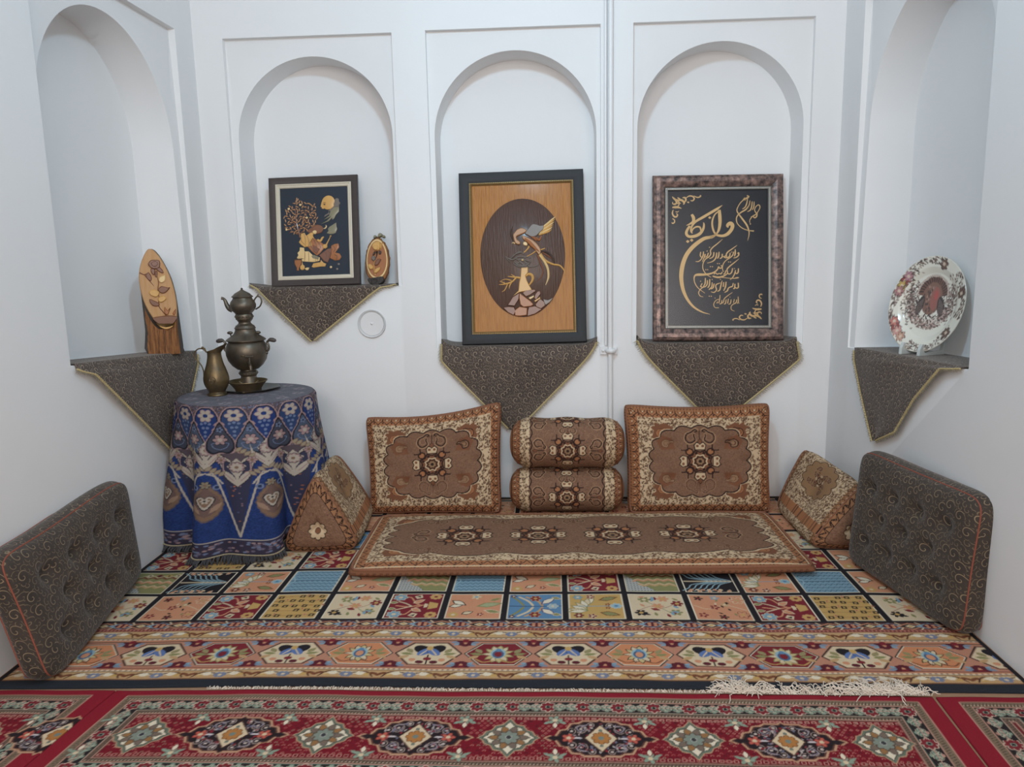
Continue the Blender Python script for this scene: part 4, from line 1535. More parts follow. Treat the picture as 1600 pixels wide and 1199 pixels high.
def bolster(loc, roll, label, spin, sq):
    t = thing('bolster', label, 'bolster', loc, (0, roll, 0), 'stacked tapestry bolsters')
    fy = -np.cos(A_) * rad * 1.02
    fz = np.sin(A_) * rad
    fz = fz * sq
    V = np.stack([xe, fy, fz], -1).reshape(-1, 3)
    col = Cb.sample(xe, ((A_ + spin + PI) % (2 * PI) - PI) * BR_).reshape(-1, 3)
    me = np_mesh('bolster_cover', V, grid_faces(nv, nu), col)
    link_obj('cover', me, M['tapestry'], t)
    for sx in (-1, 1):
        b = MB()
        b.tube([(sx * .288, -math.cos(a) * BR_ * .856, math.sin(a) * BR_ * .838 * sq) for a in np.linspace(-PI, PI, 60)[:-1]], .004, 5, closed=True)
        b.build('piping', M['piping_brown'], t)
    return t


bolster((.143, -.245, .146), 0, 'lower tapestry bolster of the stacked pair, pressed flat under the other', 0.05, .88)
bolster((.150, -.232, .420), .012, 'upper tapestry bolster of the stacked pair, lying on the other', .08, .97)
del Cb


# -- wedge cushions (triangular prisms)
def wedge(label, mir, loc, yaw, base, hgt, length, apex0, apex1, hb):
    """cross-section in x, z (base on the floor, apex up), running back along +y from the front end"""
    t = thing('wedge_cushion', label, 'cushion', loc, (0, 0, yaw), 'triangular tapestry wedge cushions')
    n = 150

    def section(ax, az, inset):
        P = np.array([(0, 0), (base, 0), (ax, az)], float)
        r = .085
        pts, par = [], []
        for k in range(3):
            p, a, bb = P[k], P[k - 1], P[(k + 1) % 3]
            d1 = (a - p) / np.linalg.norm(a - p)
            d2 = (bb - p) / np.linalg.norm(bb - p)
            for w_ in np.linspace(0, 1, 36):
                q = p + d1 * r * (1 - w_) ** 2 + d2 * r * w_ ** 2
                pts.append(q)
            nx = P[(k + 1) % 3]
            for w_ in np.linspace(0, 1, 66)[1:-1]:
                q0 = p + d2 * r
                q1 = nx - d2 * r
                pts.append(q0 + (q1 - q0) * w_)
        pts = np.array(pts)
        c = P.mean(0)
        e = pts - c
        # soft stuffed sides
        return c, e
    rows = []
    nl = 190
    ys = np.linspace(0, 1, nl)
    for w_ in ys:
        ax, az = apex0 + (apex1 - apex0) * w_, hgt + (hb - hgt) * w_
        c, e = section(ax, az, 0)
        rows.append((c, e))
    m = len(rows[0][1])
    Vs, cs = [], []
    CL = .47
    # canvas for the sloping faces (square front medallion) and the ends
    Cw = Canvas(-.30, .30, -.02, .52, .002, TO)
    leafy(Cw, -.30, .30, -.02, .52, seed=8)
    for x0, sg in ((-.30, 1), (.30, -1)):
        Cw.rect(*sorted((x0, x0 + sg * .045)), -.02, .52, S(164, 120, 84))
        arch_border(Cw, lambda uu, vv, x0=x0, sg=sg: (x0 + sg * .05 * vv, -.02 + uu * .045), 12, .05)
    sc = scalloped(0, .25, .155, .145, 12, .16, 2.2)
    Cw.poly([(a * 1.05, .25 + (b_ - .25) * 1.05) for a, b_ in sc], TC)
    Cw.poly(sc, S(150, 116, 84))
    Cw.line(sc, .006, TK, True)
    for g in range(4):
        paisley_pair(Cw, .075 * math.cos(g * PI / 2 + .7), .25 + .07 * math.sin(g * PI / 2 + .7), .028, 1, g * PI / 2)
    star_medallion(Cw, 0, .25, .05)
    Ce = Canvas(-.30, .30, -.20, .35, .002, TM)
    speckle(Ce, -1, 1, -1, 1, TM, .2, 12)
    Pt = Pen(Ce, 0, 0, 1)
    Pt.flower(.0, -.02, .045, TC, TD, 8, TK)
    Pt.ell(0, -.02, .012, .012, TB)
    for w_, (c, e) in zip(ys, rows):
        bul = 1.03 - .10 * abs(2 * w_ - 1) ** 5
        rn = np.linalg.norm(e, axis=1, keepdims=True)
        P = c + e * bul * (1 + .16 * np.clip(1 - rn / rn.max(), 0, 1))
        for (a, z) in P:
            Vs.append((a, w_ * length, z))
        per = np.concatenate([[0], np.cumsum(np.linalg.norm(np.diff(P, axis=0), axis=1))])
        face = np.arange(m) // (m // 3)
        fl = np.array([np.linalg.norm(P[(k + 1) * (m // 3) % m] - P[k * (m // 3)]) for k in range(3)])
        st = per[face * (m // 3)]
        vv = (per - st) / fl[face] * .50
        X = np.full(m, (w_ - .5) * .60)
        cs.append(Cw.sample(X, vv))
    V = np.array(Vs)
    # tuft dimple in the two sloping faces
    cz = V[:, 2]
    F = [grid_faces(nl, m, wrap_u=True)]
    off = len(V)
    VV, CC = [V], [np.concatenate(cs)]
    for end, (ri, sgn) in enumerate(((0, -1), (nl - 1, 1))):
        ring = V[ri * m:(ri + 1) * m]
        c = ring.mean(0)
        prev = ri * m + np.arange(m)
        K = 44
        for k in range(1, K + 1):
            s1 = 1 - k / K
            s1 = max(s1, .001)
            R = c + (ring - c) * s1
            bulge = .045 * (1 - s1 ** 4) - (.022 * math.exp(-((1 - k / K) / .16) ** 2))
            R[:, 1] += sgn * bulge
            VV.append(R)
            dx, dz = R[:, 0] - c[0], R[:, 2] - c[2]
            cc = Ce.sample(dx * (1 if mir > 0 else -1), dz)
            if s1 > .78:
                # border of pointed arches along the end's edge
                u_ = np.arange(m) / m * 26
                v_ = (1 - s1) / .22
                h_ = np.abs((u_ % 1) - .5) * 2
                dark = (np.abs(h_ - (1 - v_)) < .13) | (np.abs(h_ * .6 - (.55 - v_)) < .08) | ((h_ < .16) & (abs(v_ - .62) < .1))
                cc = np.where(dark[:, None], np.array(TK)[None], np.array(S(160, 114, 80))[None])
            elif s1 > .765:
                cc = np.tile(TK, (m, 1))
            CC.append(cc)
            cur = off + np.arange(m)
            q = np.roll(np.arange(m), -1)
            f = np.stack([prev, cur, cur[q], prev[q]], -1)
            F.append(f if sgn < 0 else f[:, ::-1])
            prev = cur
            off += m
    V = np.concatenate(VV)
    col = np.concatenate(CC)
    # dimples: pull faces in around their middles
    c0 = np.array([(base + (apex0 + apex1) / 2) / 3, length / 2, hgt / 3])
    for side in (0, 1):
        mid = np.array([(0 if side == 0 else base) * .5 + .5 * (apex0 + apex1) / 2, length / 2, (hgt + hb) / 4])
        d = np.linalg.norm((V - mid) / np.array([.10, .085, .10]), axis=1)
        V = V + ((c0 - mid) * .24)[None] * np.exp(-d ** 2)[:, None]
    V[:, 2] = np.maximum(V[:, 2], 0)
    if mir < 0:
        V[:, 0] *= -1
        F = [f[:, ::-1] for f in F]
    me = np_mesh('wedge_cover', V, np.concatenate(F), col)
    link_obj('cover', me, M['tapestry'], t)
    for ri in (2, nl - 3):
        ring = V[ri * m:(ri + 1) * m]
        b = MB()
        b.tube(ring[::6], .0055, 5, closed=True)
        b.build('piping', M['piping_brown'], t)
    return t


wedge('triangular tapestry wedge cushion beside the blue tablecloth', -1, (-.925, -.860, .012), .085, .42, .43, .60, .225, .235, .40)
wedge('triangular tapestry wedge cushion between the mattress and the right dark cushion', 1, (1.335, -.845, .012), 0.0, .365, .36, .58, .28, .17, .41)

# -- dark tufted wall cushions
def dark_cushion(loc, yaw, lean, roll, label, W, H, mirror, puff=.05, T=.08, warp=None):
    rotm = Matrix.Rotation(yaw, 4, 'Z') @ Matrix.Rotation(-lean, 4, 'X') @ Matrix.Rotation(roll, 4, 'Y')
    t = thing('dark_cushion', label, 'cushion', loc, rotm.to_euler(), 'dark tufted wall cushions')
    tf = []
    for r_ in range(3):
        for c_ in range(4 if r_ != 1 else 3):
            tf.append(((-.27 + .18 * c_ + (.09 if r_ == 1 else 0)) * W / .85, H * (.27 + .23 * r_), 1.0))
    me, fr, bk = box_cushion(W, H, T, puff, 130, 100, None, tf, .034, .036, .07, .02, warp=warp)
    link_obj('cover', me, M['dark_cushion'], t)
    b = MB()
    b.tube(thin(fr, 3), .0032, 6, closed=True)
    b.build('front_piping', M['piping_orange'], t)
    b = MB()
    b.tube(thin(bk, 3), .003, 6, closed=True)
    b.build('back_piping', M['piping_orange'], t)
    return t


# left one faces +x: local x runs along +y (bl near, br far)
def twist_l(V):
    V = V.copy()
    t = 1 - V[:, 2] / .5
    V[:, 1] -= .10 * t * np.clip(.5 - V[:, 0] / .9, 0, 1.1)
    V[:, 2] += .035 * (V[:, 0] / .45 < -10) + .012 * np.sin(V[:, 0] * 5)
    return V


dark_cushion((-1.918, -1.690, .014), PI / 2 + .06, .06, 0.0, 'dark tufted cushion with orange piping leaning on the left wall', .92, .485, 1, warp=twist_l)
dark_cushion((1.600, -1.375, .014), -PI / 2 + .18, .08, 0.0, 'dark tufted cushion with orange piping leaning on the right wall', .78, .55, 1)
# ------------------------------------------------------------------ paisley cloths hanging from the niche shelves
def along(pts, n):
    P = np.asarray(pts, float)
    s = np.concatenate([[0], np.cumsum(np.linalg.norm(np.diff(P, axis=0), axis=1))])
    t = np.linspace(0, s[-1], n)
    return np.stack([np.interp(t, s, P[:, k]) for k in range(P.shape[1])], -1)


def niche_cloth(label, emit, left, right, shelf, d_in, curl=(0, 0), seed=1, ripple=.006, flip=False, hairs=.016):
    """left/right: (a, z) polylines down the hanging edges; shelf(a) height of the shelf; emit(a, d, z) -> world, d>0 into the wall"""
    nu, nh, ns = 60, 46, 16
    Lp, Rp = along(left, nh), along(right, nh)
    u = np.linspace(0, 1, nu)
    rows = []
    a0, a1 = left[0][0], right[0][0]
    for k in range(ns):                       # on the shelf, back to front
        t = k / (ns - 1)
        d = d_in * (1 - t)
        a = a0 + (a1 - a0) * u
        z = np.array([shelf(q) for q in a]) + .006
        z = z + curl[0] * np.exp(-u / .035) * (.35 + .65 * t) + curl[1] * np.exp(-(1 - u) / .035) * (.35 + .65 * t)
        rows.append((a, d - .004 + 0 * a, z, t * d_in + 0 * a))
    for k in range(1, nh):
        t = k / (nh - 1)
        a = Lp[k, 0] + (Rp[k, 0] - Lp[k, 0]) * u
        z = Lp[k, 1] + (Rp[k, 1] - Lp[k, 1]) * u + (.004 * math.exp(-t * 20))
        f = min(1, t * 8)
        d = -.012 * f - ripple * f * (1 + np.sin(u * 9 + seed) * np.sin(2.4 * t + seed)) - .004
        c = np.exp(-t * 14)
        z = z + c * (curl[0] * np.exp(-u / .035) + curl[1] * np.exp(-(1 - u) / .035))
        rows.append((a, d + 0 * a, z, d_in + (rows[ns - 1][2] - z)))
    V = np.array([[emit(a[i], d[i], z[i]) for i in range(nu)] for a, d, z, w in rows])
    UV = np.array([[(a[i] + .37 * seed, w[i] + .21 * seed) for i in range(nu)] for a, d, z, w in rows]).reshape(-1, 2)
    o_ = V[ns, nu // 2].copy()
    nv = len(rows)
    t = thing('niche_cloth', label, 'cloth', tuple(o_), (0, 0, 0), 'paisley cloths hung from the niches')
    me = np_mesh('cloth', (V - o_).reshape(-1, 3), grid_faces(nv, nu, flip=flip))
    uvl = me.uv_layers.new(name='UVMap')
    li = np.empty(len(me.loops), np.int32)
    me.loops.foreach_get('vertex_index', li)
    uvl.data.foreach_set('uv', UV[li].astype(np.float32).ravel())
    ob = link_obj('cloth', me, M['dark_cloth'], t)
    md = ob.modifiers.new('thickness', 'SOLIDIFY')
    md.thickness = .0025
    md.offset = 0
    # braid along both hanging edges, hairs hanging from it
    r = random.Random(seed)
    bb, hb = MB(), MB()
    out = np.array(emit(0, -1, 0)) - np.array(emit(0, 0, 0))
    for side in (0, nu - 1):
        E = V[ns:, side] - o_ + out * .004
        E = along(E, int(np.linalg.norm(np.diff(E, axis=0), axis=1).sum() / .0075) + 2)
        inn = (V[ns:, nu // 2] - o_).mean(0) - E.mean(0)
        inn -= out * inn.dot(out)
        inn /= np.linalg.norm(inn)
        zz = [tuple(p + inn * (.006 if k % 2 else -.004) + out * .002) for k, p in enumerate(E)]
        bb.tube(zz, .0032, 5)
        bb.tube([tuple(p + inn * .004 + out * .001) for p in E], .0022, 4)
        for k, p in enumerate(E):
            q = p - inn * .005
            bb.ball(tuple(q + out * .001), .0034, 5, 4)
            for _ in range(2):
                e = q - inn * hairs * r.uniform(.5, 1.1) + np.array((r.uniform(-.004, .004), r.uniform(-.004, .004), -.012 * r.uniform(.5, 1.2)))
                if _ == 0:
                    e = e + out * .004
                hb.tube([tuple(q), tuple((q + e) / 2 + out * .002), tuple(e)], [.0011, .0009, .0005], 3, cap=False)
    tag(bb.build('braid', M['braid'], t), 'gold zigzag braid edging')
    tag(hb.build('fringe', M['fringe_tan'], t), kind='stuff')
    return t


eb = lambda a, d, z: (a, d, z)
el = lambda a, d, z: (XL - d, a, z)
er = lambda a, d, z: (XR + d, a, z)
niche_cloth('dark paisley cloth hanging from the high niche under the framed woman inlay', eb,
            [(-1.758, SH1), (-1.705, SH1 - .005), (-1.395, 1.012)], [(-.855, SH1), (-.955, SH1 - .006), (-1.02, SH1 - .05), (-1.375, 1.018)], lambda a: SH1, .255, (.028, .012), 1, hairs=.02)
niche_cloth('dark paisley cloth hanging from the middle niche under the phoenix relief', eb,
            [(-.600, SH2), (-.603, .876), (-.205, .455)], [(.338, SH2), (.338, SH2 - .015), (-.155, .445)], lambda a: SH2, .255, (.05, .05), 2, hairs=.014)
niche_cloth('dark paisley cloth hanging from the right back niche under the calligraphy picture', eb,
            [(.577, SH3), (.577, SH3 - .015), (1.02, .49)], [(1.512, SH3), (1.53, .862), (1.10, .50)], lambda a: SH3, .255, (.055, .03), 3, hairs=.022)
sl = lambda a: 1.075 + (.985 - 1.075) * (a + 1.452) / 1.237
sr = lambda a: 1.02 + (.96 - 1.02) * (a + 1.508) / 1.246
niche_cloth('dark paisley cloth hanging from the left wall niche under the carved log', el,
            [(-1.432, 1.073), (-1.425, 1.05), (-1.33, 1.018), (-.735, .520)], [(-.301, .986), (-.308, .97), (-.47, .74), (-.66, .518)], sl, .24, (.0, .0), 4, flip=True, hairs=.022)
niche_cloth('dark paisley cloth hanging from the right wall niche under the plate', er,
            [(-1.487, 1.018), (-1.345, 1.0), (-1.13, .83), (-.95, .635), (-.745, .545)], [(-.372, .962), (-.385, .95), (-.53, .76), (-.725, .540)], sr, .24, (0, 0), 5, hairs=.018)


# ------------------------------------------------------------------ framed pictures
def homog(src, dst):
    A, bv = [], []
    for (x, y), (X, Y) in zip(src, dst):
        A.append([x, y, 1, 0, 0, 0, -X * x, -X * y])
        A.append([0, 0, 0, x, y, 1, -Y * x, -Y * y])
        bv += [X, Y]
    h = np.append(np.linalg.solve(np.array(A, float), np.array(bv, float)), 1).reshape(3, 3)

    def f(x, y):
        p = h @ np.array([x, y, 1.0])
        return p[0] / p[2], p[1] / p[2]
    return f


def frame_sweep(b, W, H, prof):
    """moulding swept round a W x H rectangle standing on z = 0; prof = (inset, y) pairs"""
    v, f = [], []
    n = len(prof)
    for i_, (ins, y) in enumerate(prof):
        v += [(-W / 2 + ins, y, ins), (W / 2 - ins, y, ins), (W / 2 - ins, y, H - ins), (-W / 2 + ins, y, H - ins)]
    for i_ in range(n - 1):
        for k in range(4):
            k2 = (k + 1) % 4
            f.append((i_ * 4 + k, i_ * 4 + k2, i_ * 4 + 4 + k2, i_ * 4 + 4 + k))
    b.add(v, f)


def beading(b, W, H, ins, y, pitch=.011, r=.0035):
    for (xa, za, xb, zb) in ((-W / 2 + ins, ins, W / 2 - ins, ins), (W / 2 - ins, ins, W / 2 - ins, H - ins), (W / 2 - ins, H - ins, -W / 2 + ins, H - ins), (-W / 2 + ins, H - ins, -W / 2 + ins, ins)):
        L = math.hypot(xb - xa, zb - za)
        n = int(L / pitch)
        for k in range(n):
            t = (k + .5) / n
            b.ball((xa + (xb - xa) * t, y, za + (zb - za) * t), (r * 1.2, r, r * 1.2), 5, 4)


class Relief:
    """carved pieces laid on a panel; pts in the picture's own drawing units, mapped by f to the panel"""

    def __init__(s, f, y0, parent):
        s.f, s.y0, s.par = f, y0, parent

    def slab(s, b, pts, h=.005, y=None, smooth=0, bev=.25):
        if smooth:
            pts = curve(pts, smooth, True)
        P = [s.f(*p) for p in pts]
        a2 = sum(P[k - 1][0] * P[k][1] - P[k][0] * P[k - 1][1] for k in range(len(P)))
        if a2 < 0:
            P = P[::-1]
        y = s.y0 if y is None else y
        n = len(P)
        e = min(h * bev * 3, .004)
        Q = []
        for k in range(n):
            a, p, c = np.array(P[k - 1]), np.array(P[k]), np.array(P[(k + 1) % n])
            d1 = (p - a) / (np.linalg.norm(p - a) + 1e-9)
            d2 = (c - p) / (np.linalg.norm(c - p) + 1e-9)
            nn = np.array([-(d1[1] + d2[1]), d1[0] + d2[0]])
            nn /= np.linalg.norm(nn) + 1e-9
            Q.append(p + nn * e)
        v = [(p[0], y, p[1]) for p in P] + [(p[0], y - h * .6, p[1]) for p in P] + [(q[0], y - h, q[1]) for q in Q]
        f = []
        for r_ in range(2):
            for k in range(n):
                k2 = (k + 1) % n
                f.append((r_ * n + k, r_ * n + k2, r_ * n + n + k2, r_ * n + n + k))
        f.append(tuple(2 * n + k for k in range(n)))
        b.add(v, f)

    def stroke(s, b, pts, h=.005, y=None, sm=6, wscale=1.0, flat=False):
        """pts: (x, y, width) in drawing units -> half-round ribbon"""
        C_ = curve(pts, sm)
        y = s.y0 if y is None else y
        n = len(C_)
        XY = np.array([s.f(a[0], a[1]) for a in C_])
        e = 1.0
        p0, p1 = np.array(s.f(C_[0][0], C_[0][1])), np.array(s.f(C_[0][0] + 10, C_[0][1]))
        unit = np.linalg.norm(p1 - p0) / 10
        v, f = [], []
        for k in range(n):
            d = XY[min(k + 1, n - 1)] - XY[max(k - 1, 0)]
            d /= np.linalg.norm(d) + 1e-9
            nn = np.array([-d[1], d[0]])
            w = max(C_[k][2], .4) * unit * .5 * wscale * getattr(s, 'ws', 1)
            hh = h if flat else min(h, w * 1.3)
            for o_, t_h in ((-1, 0), (-1 if flat else -.75, hh if flat else hh * .7), (0, hh), (1 if flat else .75, hh if flat else hh * .7), (1, 0)):
                q = XY[k] + nn * w * o_
                v.append((q[0], y - t_h, q[1]))
        for k in range(n - 1):
            for j_ in range(4):
                f.append((k * 5 + j_, k * 5 + j_ + 1, k * 5 + j_ + 6, k * 5 + j_ + 5))
        f.append((4, 3, 2, 1, 0))
        m_ = (n - 1) * 5
        f.append((m_, m_ + 1, m_ + 2, m_ + 3, m_ + 4))
        b.add(v, f)

    def ell(s, b, cx, cy, rx, ry, h=.005, rot=0, n=24, y=None):
        s.slab(b, [(cx + rx * math.cos(g) * math.cos(rot) - ry * math.sin(g) * math.sin(rot), cy + rx * math.cos(g) * math.sin(rot) + ry * math.sin(g) * math.cos(rot)) for g in (2 * PI * k / n for k in range(n))], h, y)

    def part(s, name, mat, fn, parent=None):
        b = MB()
        fn(b)
        return b.build(name, M[mat], parent or s.par, 30)


def panel(W, H, ins, y, mat, parent, name='back_panel'):
    b = MB()
    b.box(-W / 2 + ins - .004, W / 2 - ins + .004, y, y + .006, ins - .004, H - ins + .004)
    return b.build(name, mat, parent, None)


# -- picture 1: marquetry of a seated woman under a tree
W1, H1 = .548, .664
pic1 = thing('inlaid_picture', 'framed dark picture with a wood inlay of a seated woman under a tree', 'picture', (-1.360, .050, SH1 + .006), (-math.atan2(.10, .655), math.radians(-.9), 0), 'framed pictures in the niches')
b = MB()
frame_sweep(b, W1, H1, [(0, 0), (0, -.022), (.006, -.027), (.016, -.026), (.034, -.020), (.042, -.019), (.042, -.008)])
b.box(-W1 / 2 + .003, W1 / 2 - .003, -.004, 0, .003, H1 - .003)
b.build('frame', M['frame_dark'], pic1, 25)
b = MB()
frame_sweep(b, W1, H1, [(.041, -.012), (.041, -.022), (.047, -.024), (.052, -.019), (.058, -.020), (.064, -.016), (.066, -.010)])
b.build('inner_moulding', M['cream'], pic1, 25)
panel(W1, H1, .065, -.011, M['navy'], pic1)
ix, iz = W1 / 2 - .066, .066
f1p = homog([(434.5, 297.3), (538.7, 296), (442.5, 436.1), (546.9, 433)], [(-ix, H1 - iz), (ix, H1 - iz), (-ix, iz), (ix, iz)])
R1 = Relief(lambda x, y: f1p(430 + x / 8.565, 300 + y / 8.565), -.011, pic1)
R1.part('moon', 'wood_gold', lambda b: (R1.ell(b, 690, 178, 86, 94, .004), R1.slab(b, [(612, 150), (600, 175), (590, 232), (606, 240), (604, 256), (632, 262), (660, 200), (640, 140)], .0035)))
R1.part('moon_face', 'wood_dark', lambda b: (R1.ell(b, 642, 203, 13, 10, .0015, y=-.0152), R1.stroke(b, [(622, 186, 4), (640, 178, 6), (660, 184, 4)], .0015, y=-.0152)))
R1.part('cloud', 'wood_grey', lambda b: (R1.slab(b, [(775, 135), (800, 122), (825, 130), (830, 165), (850, 190), (832, 215), (832, 245), (800, 240), (760, 250), (735, 280), (700, 300), (690, 290), (740, 250), (765, 225), (752, 195), (770, 170)], .004),
                                         R1.slab(b, [(700, 300), (690, 320), (650, 345), (640, 375), (690, 345), (715, 340)], .003)))
R1.part('cloud_tail', 'wood_olive', lambda b: R1.slab(b, [(832, 245), (835, 300), (795, 345), (775, 390), (750, 410), (745, 385), (700, 430), (600, 465), (680, 420), (735, 360), (690, 385), (640, 405), (710, 350), (720, 290), (760, 250), (800, 240)], .0035))
R1.part('large_leaf', 'wood_olive', lambda b: R1.slab(b, [(745, 485), (775, 465), (803, 448), (806, 500), (818, 530), (800, 585), (770, 600), (725, 602), (680, 588), (705, 560), (695, 530), (712, 505)], .004))
R1.part('crescent', 'wood_pale', lambda b: R1.stroke(b, [(665, 478, 6), (672, 500, 16), (655, 522, 16), (632, 525, 5)], .003))
rr = random.Random(21)


def tree_branches(b):
    for pts in ([(330, 640, 26), (300, 540, 20), (270, 420, 14), (255, 300, 9), (265, 180, 5)], [(305, 560, 16), (360, 450, 12), (385, 330, 9), (400, 220, 4)], [(290, 500, 14), (210, 420, 9), (150, 350, 4)],
                [(270, 420, 10), (330, 330, 8), (350, 230, 4)], [(360, 450, 12), (450, 380, 8), (540, 340, 4)], [(300, 600, 14), (230, 560, 8), (160, 500, 4)], [(400, 470, 10), (470, 460, 7), (530, 470, 3)],
                [(385, 330, 8), (450, 270, 6), (500, 210, 3)], [(210, 420, 8), (180, 300, 3)], [(230, 560, 7), (180, 580, 4)], [(255, 300, 7), (220, 220, 3)], [(320, 600, 18), (380, 540, 12), (420, 500, 8)]):
        R1.stroke(b, pts, .004, sm=4)


R1.part('tree', 'wood_brown', tree_branches)


def leaves(b):
    done = []
    for k in range(700):
        g, q = rr.uniform(0, 2 * PI), math.sqrt(rr.random())
        x, y = 325 + 222 * q * math.cos(g), 380 + 225 * q * math.sin(g)
        if y > 560 and x > 320 or any((x - a) ** 2 + (y - c) ** 2 < 31 ** 2 for a, c in done):
            continue
        done.append((x, y))
        a = rr.uniform(0, 2 * PI)
        ca, sa = math.cos(a), math.sin(a)
        R1.slab(b, [(x + ca * u * 26 - sa * v_ * 9, y + sa * u * 26 + ca * v_ * 9) for u, v_ in ((-1, 0), (-.3, .9), (.4, .8), (1, 0), (.4, -.7), (-.3, -.9))], .003)
        if len(done) > 105:
            break
    for x, y in ((268, 118), (283, 130), (262, 150), (505, 200), (520, 235)):
        R1.ell(b, x, y, 8, 20, .003, rr.uniform(-.5, .5), 8)


tag(R1.part('leaves', 'wood_tan', leaves), kind='stuff')
for x, y in ((318, 200), (165, 250), (410, 375), (142, 530), (750, 1045), (850, 1005), (832, 1072)):
    R1.part('bead', 'wood_pale' if y < 1000 or x == 750 else 'wood_grey', lambda b: R1.ell(b, x, y, 15, 15, .004, 0, 12))


def robe(b):
    R1.slab(b, [(495, 640), (560, 680), (660, 745), (650, 795), (600, 860), (560, 890), (490, 830), (430, 765), (455, 700)], .005)


R1.part('shawl', 'wood_gold', lambda b: (R1.slab(b, [(338, 590), (385, 578), (410, 620), (425, 700), (425, 765), (395, 775), (345, 740), (315, 705), (340, 660)], .006),
                                         R1.slab(b, [(410, 620), (470, 575), (515, 650), (490, 700), (500, 760), (425, 770)], .005)))
R1.part('skirt', 'wood_pale', lambda b: (R1.slab(b, [(330, 775), (385, 780), (395, 850), (390, 930), (355, 925), (320, 935), (292, 918), (312, 880), (300, 850), (328, 820)], .005),
                                         R1.slab(b, [(395, 830), (450, 830), (500, 880), (600, 915), (595, 960), (530, 975), (450, 972), (365, 965), (355, 935), (392, 930)], .0045)))
R1.part('robe', 'wood_orange', robe)
R1.part('robe_fold', 'wood_rose', lambda b: (R1.slab(b, [(590, 885), (640, 845), (700, 800), (765, 790), (745, 870), (735, 915), (705, 985), (655, 965)], .006), R1.slab(b, [(500, 740), (540, 760), (600, 800), (560, 870), (505, 830)], .007)))
R1.part('knee', 'wood_orange', lambda b: (R1.slab(b, [(745, 760), (790, 735), (840, 730), (852, 780), (825, 820), (805, 850), (860, 865), (885, 910), (860, 950), (800, 958), (735, 925), (750, 860)], .005),))
for p in ([(500, 660, 4), (540, 720, 6), (560, 800, 4)], [(530, 670, 4), (590, 730, 6), (610, 790, 4)], [(465, 700, 4), (480, 760, 6), (530, 840, 4)],
                                                                                          [(650, 830, 4), (690, 880, 6), (680, 950, 4)], [(700, 820, 4), (730, 860, 5), (710, 930, 4)], [(770, 760, 4), (800, 800, 6), (780, 850, 4)], [(790, 880, 4), (830, 900, 6), (820, 945, 4)]):
    R1.part('robe_line', 'wood_dark', lambda b: R1.stroke(b, p, .0012, y=-.0165, sm=4))
for p in ([(380, 590, 4), (400, 660, 6), (405, 760, 4)], [(430, 620, 4), (450, 690, 6), (455, 760, 4)], [(350, 640, 4), (350, 690, 6), (395, 740, 4)],
                                                                                            [(400, 840, 4), (405, 900, 6), (400, 965, 4)], [(450, 835, 4), (455, 900, 6), (460, 965, 4)], [(545, 900, 3), (548, 968, 4)], [(570, 905, 3), (574, 964, 4)]):
    R1.part('shawl_line', 'wood_brown', lambda b: R1.stroke(b, p, .0012, y=-.0172, sm=4))
R1.part('sash', 'wood_olive', lambda b: R1.slab(b, [(485, 890), (520, 880), (590, 910), (585, 945), (500, 925)], .006))
R1.part('foot', 'wood_gold', lambda b: R1.slab(b, [(495, 1040), (515, 995), (560, 985), (610, 978), (612, 945), (650, 985), (685, 1000), (675, 1035), (600, 1038), (520, 1052)], .004))
R1.part('hat', 'wood_brown', lambda b: (R1.ell(b, 560, 535, 74, 60, .006), R1.slab(b, [(410, 560), (460, 520), (510, 480), (560, 470), (520, 560), (470, 590)], .005)))
R1.part('face', 'wood_pale', lambda b: R1.ell(b, 524, 572, 30, 27, .008))
R1.part('arm', 'wood_gold', lambda b: R1.stroke(b, [(560, 680, 34), (600, 690, 30), (625, 650, 26), (645, 638, 14)], .006))
R1.part('shoulder', 'wood_gold', lambda b: R1.ell(b, 480, 605, 24, 30, .007))
R1.part('lute', 'wood_gold', lambda b: (R1.ell(b, 665, 766, 30, 30, .008), R1.stroke(b, [(680, 745, 22), (705, 690, 14), (728, 640, 10)], .007), R1.ell(b, 733, 628, 13, 9, .007, -.6, 8)))
R1.part('inlay_jug', 'wood_orange', lambda b: R1.slab(b, [(262, 935), (355, 932), (352, 1000), (325, 1052), (326, 1090), (296, 1090), (296, 1052), (268, 1002)], .006))
R1.part('inlay_jug_rim', 'wood_dark', lambda b: R1.slab(b, [(258, 930), (360, 928), (358, 950), (262, 955)], .007))
R1.part('gourd', 'wood_gold', lambda b: (R1.ell(b, 371, 1047, 31, 36, .006), R1.stroke(b, [(368, 1015, 20), (365, 985, 9), (364, 968, 6)], .005)))
R1.part('lemon', 'wood_pale', lambda b: R1.slab(b, [(402, 1062), (435, 1048), (465, 1052), (450, 1082), (425, 1086)], .005))

# -- picture 2: carved phoenix over a nest
W2, H2 = .757, 1.047
pic2 = thing('relief_picture', 'black framed picture with a carved phoenix over its nest on a brown oval', 'picture', (-.100, .068, SH2 + .012), (-math.atan2(.165, 1.03), math.radians(-.6), 0), 'framed pictures in the niches')
b = MB()
frame_sweep(b, W2, H2, [(0, 0), (0, -.030), (.004, -.036), (.020, -.038), (.048, -.031), (.062, -.026), (.063, -.010)])
b.box(-W2 / 2 + .004, W2 / 2 - .004, -.004, 0, .004, H2 - .004)
b.build('frame', M['frame_black'], pic2, 25)
b = MB()
frame_sweep(b, W2, H2, [(.062, -.012), (.062, -.026), (.068, -.027), (.074, -.022), (.078, -.014)])
beading(b, W2, H2, .067, -.027, .012, .0038)
b.build('gilt_beading', M['gold_trim'], pic2, 40)
panel(W2, H2, .077, -.013, M['oak'], pic2)
ix, iz = W2 / 2 - .078, .078
